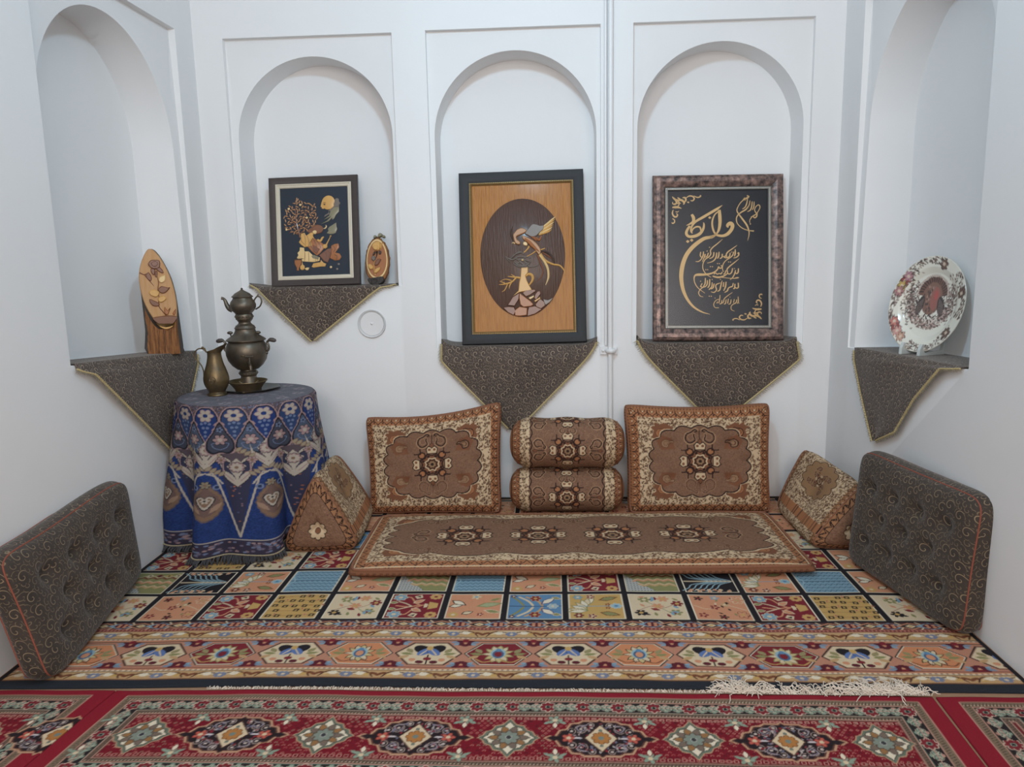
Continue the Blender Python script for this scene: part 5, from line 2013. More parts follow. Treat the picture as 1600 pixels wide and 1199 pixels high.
f2p = homog([(739.1, 291.4), (893, 286.7), (743.8, 518.9), (894.8, 517.1)], [(-ix, H2 - iz), (ix, H2 - iz), (-ix, iz), (ix, iz)])
R0 = Relief(lambda x, y: f2p(690 + x / 3.868, 250 + y / 3.868), -.013, pic2)
R2 = Relief(lambda x, y: f2p(740 + x / 6.6625, 330 + y / 6.66), -.0165, pic2)
R2.ws = 1.3
R0.part('oval_panel', 'walnut', lambda b: R0.slab(b, [(494 + 254 * math.cos(g), 575 - (337 if math.sin(g) > 0 else 380) * math.sin(g)) for g in (2 * PI * k / 64 for k in range(64))], .0035))
R2.part('bird_body', 'wood_tan', lambda b: (R2.slab(b, [(440, 230), (470, 200), (520, 190), (560, 215), (540, 240), (490, 262), (455, 280), (462, 310), (492, 335), (490, 360), (465, 362), (440, 345), (425, 300), (420, 260)], .014, smooth=3),
                                             R2.slab(b, [(510, 270), (560, 285), (640, 330), (690, 390), (705, 430), (690, 475), (665, 450), (640, 420), (600, 370), (560, 335), (525, 310)], .013, smooth=3)))
R2.part('bird_crest', 'wood_dark', lambda b: R2.stroke(b, [(412, 168, 5), (402, 220, 16), (404, 270, 18), (416, 318, 8)], .008))
R2.part('beak', 'wood_pale', lambda b: R2.stroke(b, [(440, 350, 14), (420, 340, 9), (405, 346, 4)], .007))
R2.part('breast', 'wood_pale', lambda b: R2.slab(b, [(520, 345), (545, 332), (568, 352), (562, 375), (530, 372)], .013, smooth=2))
R2.part('wing_shoulder', 'wood_grey', lambda b: R2.slab(b, [(540, 245), (580, 190), (615, 150), (655, 148), (700, 165), (740, 160), (735, 205), (700, 235), (660, 275), (610, 285), (570, 265)], .011, smooth=2))
for k in range(6):
    x1, y1 = 862 - 9 * k, 72 + 26 * k
    R2.part('wing_feather', ('wood_pale', 'wood_gold')[k % 2], lambda b: R2.stroke(b, [(715 - 6 * k, 190 + 14 * k, 15), (780 - 6 * k, 140 + 20 * k, 17), (835 - 8 * k, 92 + 26 * k, 12), (x1, y1, 3)], .009, y=-.019 + .0006 * k))
for k in range(5):
    R2.part('under_feather', ('wood_orange', 'wood_rose')[k % 2], lambda b: R2.stroke(b, [(600 + 14 * k, 270 + 5 * k, 16), (640 + 12 * k, 300 + 4 * k, 18), (665 + 12 * k, 325 - 14 * k, 6)], .009, y=-.018))
R2.part('back_feather', 'wood_orange', lambda b: [R2.stroke(b, [(540 + 18 * k, 300 + 22 * k, 14), (590 + 18 * k, 335 + 22 * k, 20), (640 + 16 * k, 385 + 18 * k, 8)], .007, y=-.027) for k in range(4)])
for pts, c in (([(690, 470, 20), (740, 540, 22), (775, 620, 20), (778, 710, 16), (750, 785, 5)], 'wood_pale'), ([(670, 470, 18), (700, 560, 18), (725, 630, 15), (705, 700, 12), (660, 745, 4)], 'wood_brown'),
               ([(710, 430, 18), (780, 450, 20), (820, 500, 18), (840, 560, 14), (830, 585, 6)], 'wood_dark'), ([(700, 460, 18), (750, 530, 20), (830, 570, 16), (900, 585, 14), (945, 640, 9), (950, 680, 3)], 'wood_gold'),
               ([(695, 420, 12), (740, 405, 8), (750, 400, 3)], 'wood_gold'), ([(720, 445, 14), (790, 490, 14), (830, 520, 4)], 'wood_brown')):
    R2.part('tail_feather', c, lambda b: R2.stroke(b, pts, .011))
for pts in ([(585, 380, 18), (570, 405, 13), (530, 445, 10)], [(655, 430, 12), (610, 460, 9), (560, 485, 6)]):
    R2.part('bird_leg', 'wood_gold', lambda b: R2.stroke(b, pts, .009))


def nest(b):
    r_ = random.Random(4)
    for pts in ([(340, 490, 12), (410, 520, 14), (470, 490, 12), (540, 490, 10), (600, 500, 6)], [(380, 530, 8), (420, 480, 13), (480, 440, 14), (530, 460, 10)], [(430, 540, 12), (480, 580, 16), (550, 580, 14), (600, 540, 8)],
                [(440, 500, 12), (500, 550, 16), (560, 600, 12)], [(520, 500, 14), (545, 550, 16), (585, 590, 12)], [(420, 560, 10), (470, 590, 12), (540, 600, 10), (640, 590, 10), (680, 575, 5)], [(400, 500, 9), (450, 460, 10), (510, 440, 8)],
                [(460, 520, 12), (520, 520, 12), (600, 545, 8)], [(350, 505, 9), (385, 545, 5)], [(470, 560, 10), (520, 510, 12), (560, 490, 6)]):
        R2.stroke(b, pts, .012, y=-.0165 - r_.uniform(0, .007))


R2.part('nest', 'wood_grey', nest)
R2.part('egg', 'wood_pale', lambda b: R2.ell(b, 515, 524, 12, 10, .012, 0, 12, y=-.02))
R2.part('trunk', 'wood_gold', lambda b: (R2.slab(b, [(500, 605), (570, 600), (572, 650), (545, 690), (560, 740), (590, 800), (610, 835), (540, 850), (480, 860), (410, 900), (470, 840), (478, 760), (492, 700)], .012),
                                         R2.stroke(b, [(545, 690, 16), (580, 670, 24), (615, 690, 24), (612, 740, 20), (575, 790, 10)], .011)))


def branch(b):
    for pts in ([(530, 720, 24), (470, 705, 18), (430, 700, 14), (360, 690, 5)], [(450, 705, 14), (400, 750, 14), (330, 770, 12), (270, 775, 4)], [(330, 760, 10), (280, 740, 5)], [(400, 750, 12), (380, 790, 9), (375, 820, 3)],
                [(360, 770, 10), (330, 830, 8), (300, 850, 3)], [(400, 735, 10), (340, 720, 7), (290, 735, 3)], [(430, 690, 9), (395, 670, 4)]):
        R2.stroke(b, pts, .009)


R2.part('branch', 'wood_gold', branch)
for pts, c in (([(510, 865), (545, 835), (640, 828), (650, 848), (590, 890), (545, 905)], 'wood_brown'), ([(480, 865), (530, 900), (590, 945), (625, 985), (600, 1005), (520, 1012), (488, 985), (476, 920)], 'wood_orange'),
               ([(410, 905), (480, 865), (476, 930), (430, 1000), (360, 990), (385, 945)], 'wood_rose'), ([(315, 1015), (370, 1002), (425, 1010), (445, 1050), (420, 1095), (360, 1065)], 'wood_rose'),
               ([(430, 1045), (480, 1005), (560, 1020), (555, 1095), (480, 1105), (432, 1098)], 'wood_orange'), ([(575, 1010), (640, 1000), (710, 1035), (640, 1085), (560, 1105), (562, 1050)], 'wood_rose'),
               ([(640, 985), (690, 925), (740, 960), (745, 1000), (700, 1032), (650, 1010)], 'wood_brown'), ([(720, 930), (770, 940), (828, 918), (790, 970), (745, 995)], 'wood_grey'),
               ([(640, 880), (670, 845), (695, 850), (700, 880), (650, 940), (630, 920)], 'wood_rose'), ([(570, 915), (630, 890), (632, 910), (590, 935)], 'wood_pale'), ([(630, 945), (690, 908), (700, 925), (640, 965)], 'wood_gold')):
    R2.part('rock', c, lambda b: R2.slab(b, pts, .013, bev=.5))

# -- picture 3: calligraphy under glass
W3, H3 = .776, .998
pic3 = thing('calligraphy_picture', 'bronze framed picture with gold calligraphy on black under glass', 'picture', (1.064, .068, SH3 + .012), (-math.atan2(.165, .98), math.radians(.6), 0), 'framed pictures in the niches')
b = MB()
frame_sweep(b, W3, H3, [(0, 0), (0, -.022), (.006, -.034), (.022, -.043), (.042, -.044), (.060, -.036), (.072, -.026), (.074, -.012)])
b.box(-W3 / 2 + .004, W3 / 2 - .004, -.004, 0, .004, H3 - .004)
b.build('frame', M['bronze_frame'], pic3, 25)
b = MB()
frame_sweep(b, W3, H3, [(.073, -.012), (.073, -.028), (.077, -.024), (.085, -.024), (.086, -.028), (.089, -.028), (.092, -.018)])
beading(b, W3, H3, .081, -.026, .010, .0032)
b.build('silver_beading', M['silver_trim'], pic3, 40)
panel(W3, H3, .090, -.011, M['black_board'], pic3)
b = MB()
b.box(-W3 / 2 + .088, W3 / 2 - .088, -.0200, -.0185, .088, H3 - .088)
b.build('glass', M['glass'], pic3, None)
ix, iz = W3 / 2 - .091, .091
f3p = homog([(1043.9, 299.1), (1200.3, 294), (1045.2, 513.6), (1202.1, 510.5)], [(-ix, H3 - iz), (ix, H3 - iz), (-ix, iz), (ix, iz)])
RA = Relief(lambda x, y: f3p(1020 + x / 7.619, 270 + y / 7.615), -.0112, pic3)
RBt = Relief(lambda x, y: f3p(1060 + x / 7.994, 370 + y / 7.993), -.0112, pic3)


def ink(R, name, strokes, dots=(), w=1.0):
    b = MB()
    for s_ in strokes:
        R.stroke(b, s_, .0015, sm=6, wscale=w * 1.1, flat=True)
    for x, y, q in dots:
        R.slab(b, [(x - q, y), (x, y - q * .9), (x + q, y), (x, y + q * .9)], .0015, bev=.05)
    return b.build(name, M['gold_leaf'], pic3, 30)


ink(RA, 'large_lettering', [
    [(905, 652, 12), (900, 625, 34), (930, 600, 40), (958, 622, 40), (948, 670, 38), (905, 725, 36), (850, 752, 30), (795, 750, 24), (745, 735, 16)],
    [(800, 440, 30), (806, 520, 36), (808, 600, 34), (795, 680, 26), (765, 738, 14)],
    [(795, 452, 14), (745, 500, 14), (718, 570, 18), (718, 640, 20), (735, 700, 20), (755, 740, 18), (720, 768, 24), (690, 775, 30)],
    [(745, 745, 12), (690, 772, 30), (620, 790, 38), (540, 845, 42), (470, 910, 44), (412, 990, 44), (372, 1090, 46), (352, 1200, 46), (352, 1300, 42), (375, 1420, 36), (425, 1530, 28), (500, 1620, 22), (600, 1680, 14), (695, 1707, 4)],
    [(836, 382, 4), (770, 430, 26), (690, 480, 28), (600, 535, 28), (520, 585, 24), (472, 645, 20), (462, 700, 18), (480, 730, 10)],
    [(470, 500, 26), (492, 540, 34), (490, 585, 30), (450, 615, 18), (408, 634, 5)],
    [(448, 640, 24), (418, 690, 28), (408, 735, 30), (440, 768, 28), (510, 762, 32), (570, 730, 32), (608, 675, 26), (618, 620, 18), (610, 595, 6)],
    [(582, 700, 12), (570, 655, 18), (530, 648, 16), (490, 672, 16), (470, 712, 14)],
], [(686, 535, 19), (425, 828, 22), (472, 812, 22)])
ink(RA, 'top_lettering', [
    [(1215, 688, 14), (1150, 682, 9), (1075, 655, 9), (1020, 605, 10), (1004, 550, 12), (1018, 505, 12), (1060, 465, 14), (1115, 430, 16), (1150, 385, 12), (1160, 350, 5)],
    [(1158, 268, 6), (1120, 290, 10), (1060, 340, 10), (1022, 400, 9), (1010, 445, 11), (1035, 490, 14), (1080, 550, 18), (1130, 620, 18), (1155, 690, 12), (1155, 745, 9), (1140, 806, 3)],
    [(1128, 258, 10), (1150, 275, 14), (1120, 300, 10), (1095, 285, 6)], [(1075, 330, 8), (1095, 300, 12), (1110, 320, 8)],
    [(1135, 300, 8), (1128, 350, 12), (1108, 400, 12), (1075, 425, 8)], [(1165, 320, 8), (1158, 370, 12), (1135, 410, 10)],
    [(1192, 330, 8), (1186, 390, 12), (1170, 435, 12), (1135, 455, 6)], [(1216, 332, 8), (1212, 390, 11), (1196, 432, 8)],
    [(1240, 470, 10), (1222, 435, 9), (1235, 395, 9), (1268, 370, 10), (1286, 395, 10), (1272, 435, 9), (1245, 475, 9), (1215, 500, 12), (1178, 520, 8)],
    [(1252, 470, 10), (1246, 510, 14), (1222, 528, 12), (1200, 510, 10), (1180, 530, 10), (1164, 560, 8), (1166, 590, 6)],
], [(1172, 603, 10), (1175, 540, 9)])


def curl_up(b, R, T_):
    """corner scrollwork; T_ maps corner-local units to drawing units"""
    for s_ in ([(8, 20, 8), (26, 40, 20), (48, 60, 22), (60, 90, 20), (40, 112, 16), (14, 104, 12), (12, 84, 8)], [(10, 150, 16), (50, 145, 26), (90, 150, 18), (118, 160, 6)], [(20, 110, 10), (60, 100, 14), (110, 96, 10)],
               [(20, 180, 10), (10, 220, 16), (30, 258, 18), (58, 262, 18), (72, 238, 14), (56, 222, 8)], [(10, 285, 8), (34, 300, 12), (36, 328, 14), (16, 342, 16), (2, 332, 8)], [(48, 200, 8), (70, 205, 10), (88, 190, 4)],
               [(20, 40, 8), (70, 60, 18), (120, 60, 24), (150, 90, 22), (140, 112, 10)], [(70, 30, 10), (95, 45, 16), (110, 70, 14)], [(130, 30, 10), (160, 30, 20), (170, 60, 20), (150, 85, 12)],
               [(175, 30, 8), (210, 8, 14), (250, 12, 16), (270, 40, 16), (250, 65, 14), (225, 62, 8)], [(265, 5, 8), (300, 22, 12), (328, 20, 14), (346, 6, 16), (338, -4, 8)], [(185, 80, 10), (205, 88, 12), (200, 75, 6)],
               [(60, 60, 10), (90, 90, 16), (80, 130, 12), (40, 160, 8)]):
        R.stroke(b, [(*T_(x, y), w) for x, y, w in s_], .0015, sm=4, flat=True)


b = MB()
curl_up(b, RA, lambda x, y: (230 + x, 270 + y))
b.build('corner_ornament', M['gold_leaf'], pic3, 30)
b = MB()
curl_up(b, RBt, lambda x, y: (1068 - x * 1.07, 1064 - y * .99))
b.build('corner_ornament', M['gold_leaf'], pic3, 30)
small = [
    # line 1
    [[(752, 215, 10), (764, 205, 12), (764, 235, 10), (735, 262, 8), (700, 270, 5)], [(722, 160, 8), (722, 215, 12), (712, 250, 7)], [(705, 190, 7), (690, 235, 9), (660, 265, 9), (610, 300, 7), (575, 345, 7), (562, 400, 7), (575, 450, 5)],
     [(745, 108, 3), (690, 150, 8), (630, 195, 10), (610, 230, 10), (618, 262, 8)], [(660, 205, 8), (650, 250, 10), (620, 270, 8), (590, 268, 8)], [(600, 240, 8), (590, 262, 9), (570, 250, 8)], [(560, 220, 9), (556, 262, 10), (530, 282, 7)],
     [(520, 195, 8), (514, 250, 11), (500, 280, 8)], [(490, 205, 8), (480, 270, 11), (450, 310, 9), (410, 330, 6), (370, 340, 4)], [(455, 200, 8), (450, 245, 10), (430, 270, 8), (400, 282, 7)],
     [(560, 35, 3), (500, 90, 8), (440, 140, 9), (412, 180, 9), (415, 225, 9), (390, 262, 9), (350, 290, 8), (322, 340, 7), (316, 400, 7), (335, 450, 7), (370, 490, 6), (420, 520, 4)], [(385, 210, 9), (372, 250, 9), (350, 268, 6)],
     [(345, 225, 9), (340, 255, 10), (320, 300, 6), (312, 325, 4)], [(325, 195, 8), (318, 250, 10), (290, 300, 8), (260, 322, 7), (225, 322, 4)], [(290, 200, 8), (284, 245, 9), (300, 270, 6)]],
    # line 2
    [[(764, 402, 8), (760, 450, 11), (742, 470, 8), (725, 455, 7)], [(728, 425, 8), (715, 475, 10), (690, 520, 8), (660, 548, 5)], [(770, 280, 3), (710, 330, 8), (650, 380, 10), (620, 420, 10), (628, 462, 8), (600, 490, 9), (560, 510, 12), (500, 520, 14), (440, 505, 10)],
     [(690, 400, 8), (680, 450, 10), (655, 475, 8), (630, 470, 8)], [(605, 430, 8), (595, 470, 9), (575, 480, 8)], [(560, 450, 8), (545, 475, 9), (520, 470, 8), (500, 480, 8), (475, 465, 8), (455, 480, 8)],
     [(545, 365, 8), (560, 390, 10), (530, 405, 9), (515, 385, 8), (500, 420, 10), (460, 455, 12), (400, 478, 14), (330, 488, 18), (260, 490, 20), (222, 500, 14), (208, 540, 9), (220, 600, 7), (260, 660, 6), (345, 725, 3)],
     [(760, 520, 12), (700, 530, 6), (600, 525, 5), (520, 515, 5)]],
    # line 3
    [[(762, 585, 8), (764, 640, 10), (745, 655, 8), (725, 645, 8)], [(722, 600, 8), (716, 655, 10), (700, 660, 7)], [(700, 590, 7), (690, 630, 9), (665, 640, 9), (640, 655, 9), (625, 690, 10), (590, 712, 5)], [(610, 575, 8), (602, 640, 11), (580, 690, 7)],
     [(580, 580, 8), (575, 640, 10)], [(560, 560, 4), (545, 620, 10), (530, 680, 10), (500, 700, 6)], [(540, 590, 4), (490, 610, 9), (480, 640, 9), (490, 680, 9), (460, 712, 8), (420, 705, 4)], [(460, 600, 8), (448, 650, 10), (420, 670, 8)],
     [(435, 585, 7), (430, 640, 9), (395, 680, 8)], [(405, 545, 8), (400, 620, 10), (380, 655, 8)], [(375, 560, 8), (372, 610, 9), (350, 640, 8), (320, 650, 8), (285, 680, 7), (266, 720, 7), (285, 760, 6), (325, 772, 3)],
     [(350, 530, 8), (346, 600, 10), (325, 640, 7)], [(310, 600, 8), (290, 640, 8), (310, 645, 7)]],
    # line 4
    [[(762, 762, 6), (764, 830, 8), (750, 850, 6)], [(745, 800, 6), (735, 840, 8), (700, 860, 7), (675, 890, 6), (680, 930, 5), (718, 948, 3)], [(690, 710, 3), (640, 745, 6), (590, 790, 7), (580, 830, 7), (560, 850, 6)], [(715, 795, 6), (705, 840, 7)],
     [(675, 800, 6), (665, 850, 8), (640, 862, 5)], [(640, 790, 6), (632, 850, 8)], [(612, 800, 6), (604, 850, 8), (585, 860, 6)], [(560, 810, 6), (552, 850, 8), (530, 860, 6)], [(535, 745, 6), (530, 800, 7), (520, 850, 7)],
     [(520, 800, 6), (490, 810, 6), (464, 840, 6), (456, 875, 6), (475, 905, 5), (520, 908, 6)], [(505, 830, 7), (495, 852, 7)]],
]
sdots = [[(680, 195, 9), (400, 140, 9), (370, 188, 9), (640, 322, 9), (664, 322, 9), (500, 345, 9), (524, 345, 9)], [(412, 385, 9), (438, 385, 9), (355, 425, 9), (378, 425, 9), (735, 520, 8), (765, 520, 8), (538, 545, 8), (715, 405, 8)],
         [(290, 573, 9), (400, 762, 9), (425, 762, 9), (435, 548, 8), (745, 655, 7)], [(472, 785, 7), (775, 845, 6), (505, 908, 6), (660, 770, 6)]]
for s_, d_ in zip(small, sdots):
    ink(RBt, 'small_lettering', s_, d_, 1.4)
# ------------------------------------------------------------------ small oval plaque with a rose beside the inlaid picture
KO = 1 / 13.32 / 236
plq = thing('oval_plaque', 'small oval wooden plaque with a carved rose beside the inlaid picture', 'plaque', (-1.0, .120, SH1 + .007), (-math.radians(10), 0, math.radians(-2)))
RO = Relief(lambda x, y: ((x - 400) * KO, (1140 - y) * KO), 0, plq)
egg = lambda cx, cy, rx, ry, n=56: [(cx + rx * math.cos(g) * (1 + .08 * math.sin(g)), cy + ry * math.sin(g)) for g in (2 * PI * k / n for k in range(n))]
rr = random.Random(3)
RO.part('bark_rim', 'bark', lambda b: RO.slab(b, [(x * (1 + 0) + rr.uniform(-9, 9), y + rr.uniform(-9, 9)) for x, y in egg(398, 680, 245, 445)], .020, 0))
RO.part('bark_crest', 'wood_olive', lambda b: [RO.slab(b, p, .026, 0, smooth=2) for p in (
    [(325, 235), (335, 195), (375, 195), (395, 225), (370, 250), (335, 255)], [(400, 235), (425, 165), (455, 148), (495, 165), (510, 205), (480, 225), (430, 240)], [(490, 225), (520, 190), (550, 205), (555, 240), (520, 245)])])
RO.part('edge_ring', 'wood_pale', lambda b: RO.slab(b, egg(400, 655, 218, 395), .023, 0))
RO.part('face', 'wood_orange', lambda b: RO.slab(b, egg(400, 655, 196, 358), .0245, 0))
RO.part('rose', 'wood_gold', lambda b: (RO.slab(b, [(310, 395), (350, 340), (420, 320), (465, 345), (470, 430), (440, 490), (370, 490), (330, 460)], .010, -.0245, 3),
                                        RO.slab(b, [(335, 420), (380, 390), (440, 410), (425, 485), (360, 485)], .014, -.0245, 3), RO.slab(b, [(465, 440), (480, 360), (518, 345), (500, 400), (490, 470)], .010, -.0245, 2)))
RO.part('calyx', 'wood_dark', lambda b: [RO.slab(b, p, .010, -.0245, 2) for p in ([(345, 520), (380, 510), (370, 560), (335, 590), (320, 575)], [(390, 515), (425, 510), (415, 570), (385, 640), (395, 570)], [(440, 500), (490, 510), (485, 560), (450, 575)])])
for p, c in (([(300, 620), (340, 590), (385, 640), (350, 700), (305, 670)], 'wood_grey'), ([(360, 730), (420, 660), (485, 665), (460, 720), (420, 780), (365, 785)], 'wood_rose'),
             ([(230, 770), (275, 750), (330, 800), (325, 850), (270, 860), (240, 820)], 'wood_gold'), ([(345, 900), (390, 840), (475, 820), (455, 880), (400, 930), (350, 930)], 'wood_gold')):
    RO.part('leaf', c, lambda b: RO.slab(b, p, .011, -.0245, 2))
RO.part('stem', 'wood_gold', lambda b: RO.stroke(b, [(375, 640, 14), (345, 760, 16), (350, 880, 18), (372, 970, 22)], .007, -.0245))
RO.part('bark_scroll', 'bark_dark', lambda b: (RO.slab(b, [(210, 1040), (280, 1020), (400, 1000), (500, 990), (545, 1040), (520, 1110), (420, 1160), (300, 1150), (240, 1110)], .030, 0, 3),
                                               RO.stroke(b, [(300, 1110, 30), (330, 1050, 34), (400, 1050, 34), (400, 1100, 24), (360, 1110, 14)], .010, -.028)))

# ------------------------------------------------------------------ carved log plaque in the left niche
KL = 1 / 6.48 / 297
logp = thing('carved_log', 'tall split log with a carved rose stem standing in the left wall niche', 'carving', (-2.020, -.590, 1.016), (-math.radians(1.5), math.radians(2.0), math.radians(28)))
RLg = Relief(lambda x, y: ((x - 295) * KL, (1140 - y) * KL), 0, logp)
rr = random.Random(8)
# the body: a half log whose front is cut away obliquely above
prof = [(130, 1140), (120, 900), (105, 600), (98, 420), (100, 310), (120, 220), (155, 130), (190, 75), (220, 64), (255, 80), (300, 140), (350, 240), (395, 360), (425, 500), (440, 640), (452, 800), (468, 1000), (472, 1085), (455, 1140)]
RLg.part('log', 'bark_dark', lambda b: RLg.slab(b, [(x + 6, y) for x, y in prof], .055, .05, 3, bev=.02))
RLg.part('cut_face', 'log', lambda b: RLg.slab(b, [(98, 420), (100, 310), (120, 220), (155, 130), (190, 75), (215, 66), (250, 82), (300, 145), (350, 245), (392, 360), (420, 480), (436, 620), (432, 740), (400, 850), (340, 880), (270, 860), (205, 770), (150, 660), (115, 540)], .016, -.002, 3))


def bark_front(b):
    n, m = 34, 20
    v = []
    for i in range(m + 1):
        t = i / m
        for k in range(n + 1):
            u = k / n
            xl, xr = 128 + 10 * t, 440 + 12 * t
            top = 640 + 240 * math.sin(PI * min(1, u * 1.05)) ** .8
            x = xl + (xr - xl) * u
            y = top + (1140 - top) * t
            X, Z = RLg.f(x, y)
            d = .034 * math.sin(PI * u) ** .7 + .004 * math.sin(u * 34 + 3 * math.sin(t * 3)) + rr.uniform(-.0015, .0015)
            v.append((X, -d, Z))
    f = [(i * (n + 1) + k, (i + 1) * (n + 1) + k, (i + 1) * (n + 1) + k + 1, i * (n + 1) + k + 1) for i in range(m) for k in range(n)]
    b.add(v, f)


RLg.part('bark_front', 'bark', bark_front)
RLg.part('pot', 'wood_brown', lambda b: (RLg.slab(b, [(200, 765), (260, 748), (350, 740), (428, 750), (420, 790), (385, 830), (320, 848), (260, 830), (220, 800)], .022, -.016, 3),))
RLg.part('pot_rim', 'wood_gold', lambda b: RLg.slab(b, [(225, 815), (260, 835), (320, 852), (380, 838), (405, 815), (385, 860), (330, 885), (270, 865)], .026, -.014, 2))
RLg.part('stem', 'wood_brown', lambda b: (RLg.stroke(b, [(262, 330, 7), (275, 400, 9), (265, 480, 10), (272, 560, 10), (265, 640, 11), (300, 700, 11), (330, 740, 12)], .008, -.017),
                                         RLg.stroke(b, [(150, 330, 8), (195, 390, 9), (230, 440, 5)], .006, -.017), RLg.stroke(b, [(105, 305, 14), (150, 325, 12), (190, 300, 6)], .007, -.017)))
RLg.part('rose', 'wood_rose', lambda b: [RLg.slab(b, p, h, -.017, 2) for p, h in (([(188, 215), (215, 180), (250, 175), (295, 180), (300, 225), (285, 260), (240, 268), (205, 250)], .014), ([(215, 205), (260, 185), (285, 215), (260, 245), (225, 240)], .018),
                                                                                 ([(255, 260), (300, 250), (328, 300), (310, 308), (280, 290)], .010), ([(210, 265), (250, 270), (240, 330), (215, 310)], .010), ([(160, 330), (190, 300), (215, 350), (205, 390), (175, 370)], .009),
                                                                                 ([(250, 290), (270, 290), (265, 350), (245, 340)], .009))])
for p, c in (([(285, 350), (340, 330), (338, 385), (305, 408), (280, 390)], 'wood_pale'), ([(265, 480), (300, 440), (360, 455), (380, 450), (345, 500), (300, 515)], 'wood_brown'), ([(190, 490), (230, 475), (280, 500), (255, 550), (215, 545), (185, 520)], 'wood_gold'),
             ([(262, 560), (320, 535), (340, 570), (300, 605), (270, 600)], 'wood_gold'), ([(183, 570), (230, 590), (272, 615), (262, 645), (210, 640), (185, 605)], 'wood_brown'), ([(315, 720), (320, 650), (345, 690), (372, 655), (350, 730)], 'wood_orange'), ([(390, 720), (425, 670), (412, 735)], 'wood_orange')):
    RLg.part('leaf', c, lambda b: RLg.slab(b, p, .011, -.017, 2))

# ------------------------------------------------------------------ plate with a turkey print on its stand
PR = .232
Cp = Canvas(-PR, PR, -PR, PR, .0011, S(226, 224, 212))
Tp = Pen(Cp, 0, 0, PR)
PB, PBD, PBL, PRR = S(112, 92, 84), S(74, 58, 54), S(160, 142, 132), S(150, 70, 66)
rr = random.Random(14)
for k in range(900):           # border of flowers and leaves, broken at the scene's sky
    g = rr.uniform(0, 2 * PI)
    q = rr.uniform(.74, .985)
    gap = math.sin(g * 4 + .6)
    if q < .80 + .06 * gap or -.6 > gap:
        continue
    Tp.leaf(q * math.cos(g), q * math.sin(g), rr.uniform(.02, .045), .016, rr.uniform(0, PI), rr.choice((PB, PB, PBD, PBL)))
for g, c in ((2.55, PRR), (2.7, S(190, 160, 84)), (2.42, S(176, 130, 140)), (2.85, S(170, 120, 120)), (3.75, PRR), (3.9, S(200, 150, 140)), (3.62, S(190, 120, 110)), (4.1, S(190, 150, 130)), (.3, PB), (1.3, PB), (5.6, PB)):
    Tp.flower(.86 * math.cos(g), .86 * math.sin(g), .11, c, S(210, 190, 170), 6, PBD)
for k in range(520):           # shrubs either side and the ground
    s_ = rr.choice((-1, 1))
    x = s_ * rr.gauss(.50, .10)
    y = rr.gauss(.12, .2)
    Tp.leaf(x, y, .035, .014, rr.uniform(0, PI), rr.choice((PB, PBD, PBL)))
for k in range(420):
    g = rr.uniform(PI * 1.05, PI * 1.95)
    q = rr.uniform(.32, .52)
    Tp.leaf(q * 1.15 * math.cos(g), q * math.sin(g) + .02, .04, .014, rr.uniform(-.6, .6), rr.choice((PB, PBL, PBD, S(190, 160, 150))))
Tp.line([(-.45, .38), (-.3, .5), (-.15, .42), (0, .52), (.16, .44)], .012, PBL)
Tp.line([(-.3, .5), (-.25, .42), (-.18, .46)], .01, PBL)
Tk = Pen(Cp, .0, .015, PR * 1.22)
for k in range(34):            # the turkey: fan of tail feathers, wings, breast
    g = PI * (.02 + .96 * k / 33)
    Tk.leaf(.24 * math.cos(g), .12 + .24 * math.sin(g), .10, .028, g, (S(60, 44, 40), S(112, 76, 62))[k % 2])
for k in range(30):
    g = PI * k / 29
    Tk.leaf(.33 * math.cos(g), .12 + .33 * math.sin(g), .025, .02, g, S(190, 172, 160))
Tk.ell(0, .06, .22, .28, S(126, 92, 78))
for k in range(80):
    g, q = rr.uniform(0, 2 * PI), rr.uniform(0, .9)
    Tk.leaf(.2 * q * math.cos(g), .06 + .26 * q * math.sin(g), .03, .014, PI / 2, rr.choice((S(146, 110, 96), PBD, S(160, 128, 116))))
Tk.ell(.07, .06, .10, .20, S(150, 92, 82))
Tk.ell(.08, .12, .04, .08, S(176, 84, 78))
for s_ in (-1, 1):
    Tk.ell(s_ * .22, -.06, .075, .17, S(62, 50, 48), s_ * .25)
    for k in range(5):
        Tk.line([(s_ * (.17 + .022 * k), .06 - .02 * k), (s_ * (.19 + .026 * k), -.20)], .010, S(120, 104, 98))
for k in range(26):
    Tk.leaf(rr.uniform(-.3, .3), rr.uniform(-.34, -.2), .06, .016, rr.uniform(.6, 2.5), rr.choice((S(212, 200, 188), PB, PBD)))
Tp.line([(1.0 * math.cos(g), 1.0 * math.sin(g)) for g in np.linspace(0, 2 * PI, 90)], .03, S(214, 208, 194))
plate = thing('turkey_plate', 'oval white plate printed with a brown turkey, propped up in the right wall niche', 'plate', (1.836, -.862, 1.0 + .012))
plate.matrix_world = Matrix.Translation((1.818, -.868, 1.002)) @ Matrix.Rotation(-math.radians(65), 4, 'Z') @ Matrix.Rotation(-math.radians(13), 4, 'X')
prof = [(0.001, 0), (.30, -.001), (.56, -.003), (.66, -.007), (.72, -.016), (.78, -.024), (.90, -.031), (.985, -.036), (1.0, -.034), (.99, -.030)]
pf = np.array(prof)
tt = np.linspace(0, 1, 70)
seg = np.concatenate([[0], np.cumsum(np.linalg.norm(np.diff(pf * [1, 4], axis=0), axis=1))])
seg /= seg[-1]
rq, dq = np.interp(tt, seg, pf[:, 0]), np.interp(tt, seg, pf[:, 1])
g = np.linspace(0, 2 * PI, 181)[:-1]
PX = .88
X = rq[:, None] * np.cos(g)[None] * PR
Z = rq[:, None] * np.sin(g)[None] * PR
Y = np.repeat(dq[:, None], 180, 1)
col = Cp.sample(X, Z).reshape(-1, 3)
V = np.stack([X * PX, Y, Z + PR], -1)
F = [grid_faces(70, 180, wrap_u=True)]
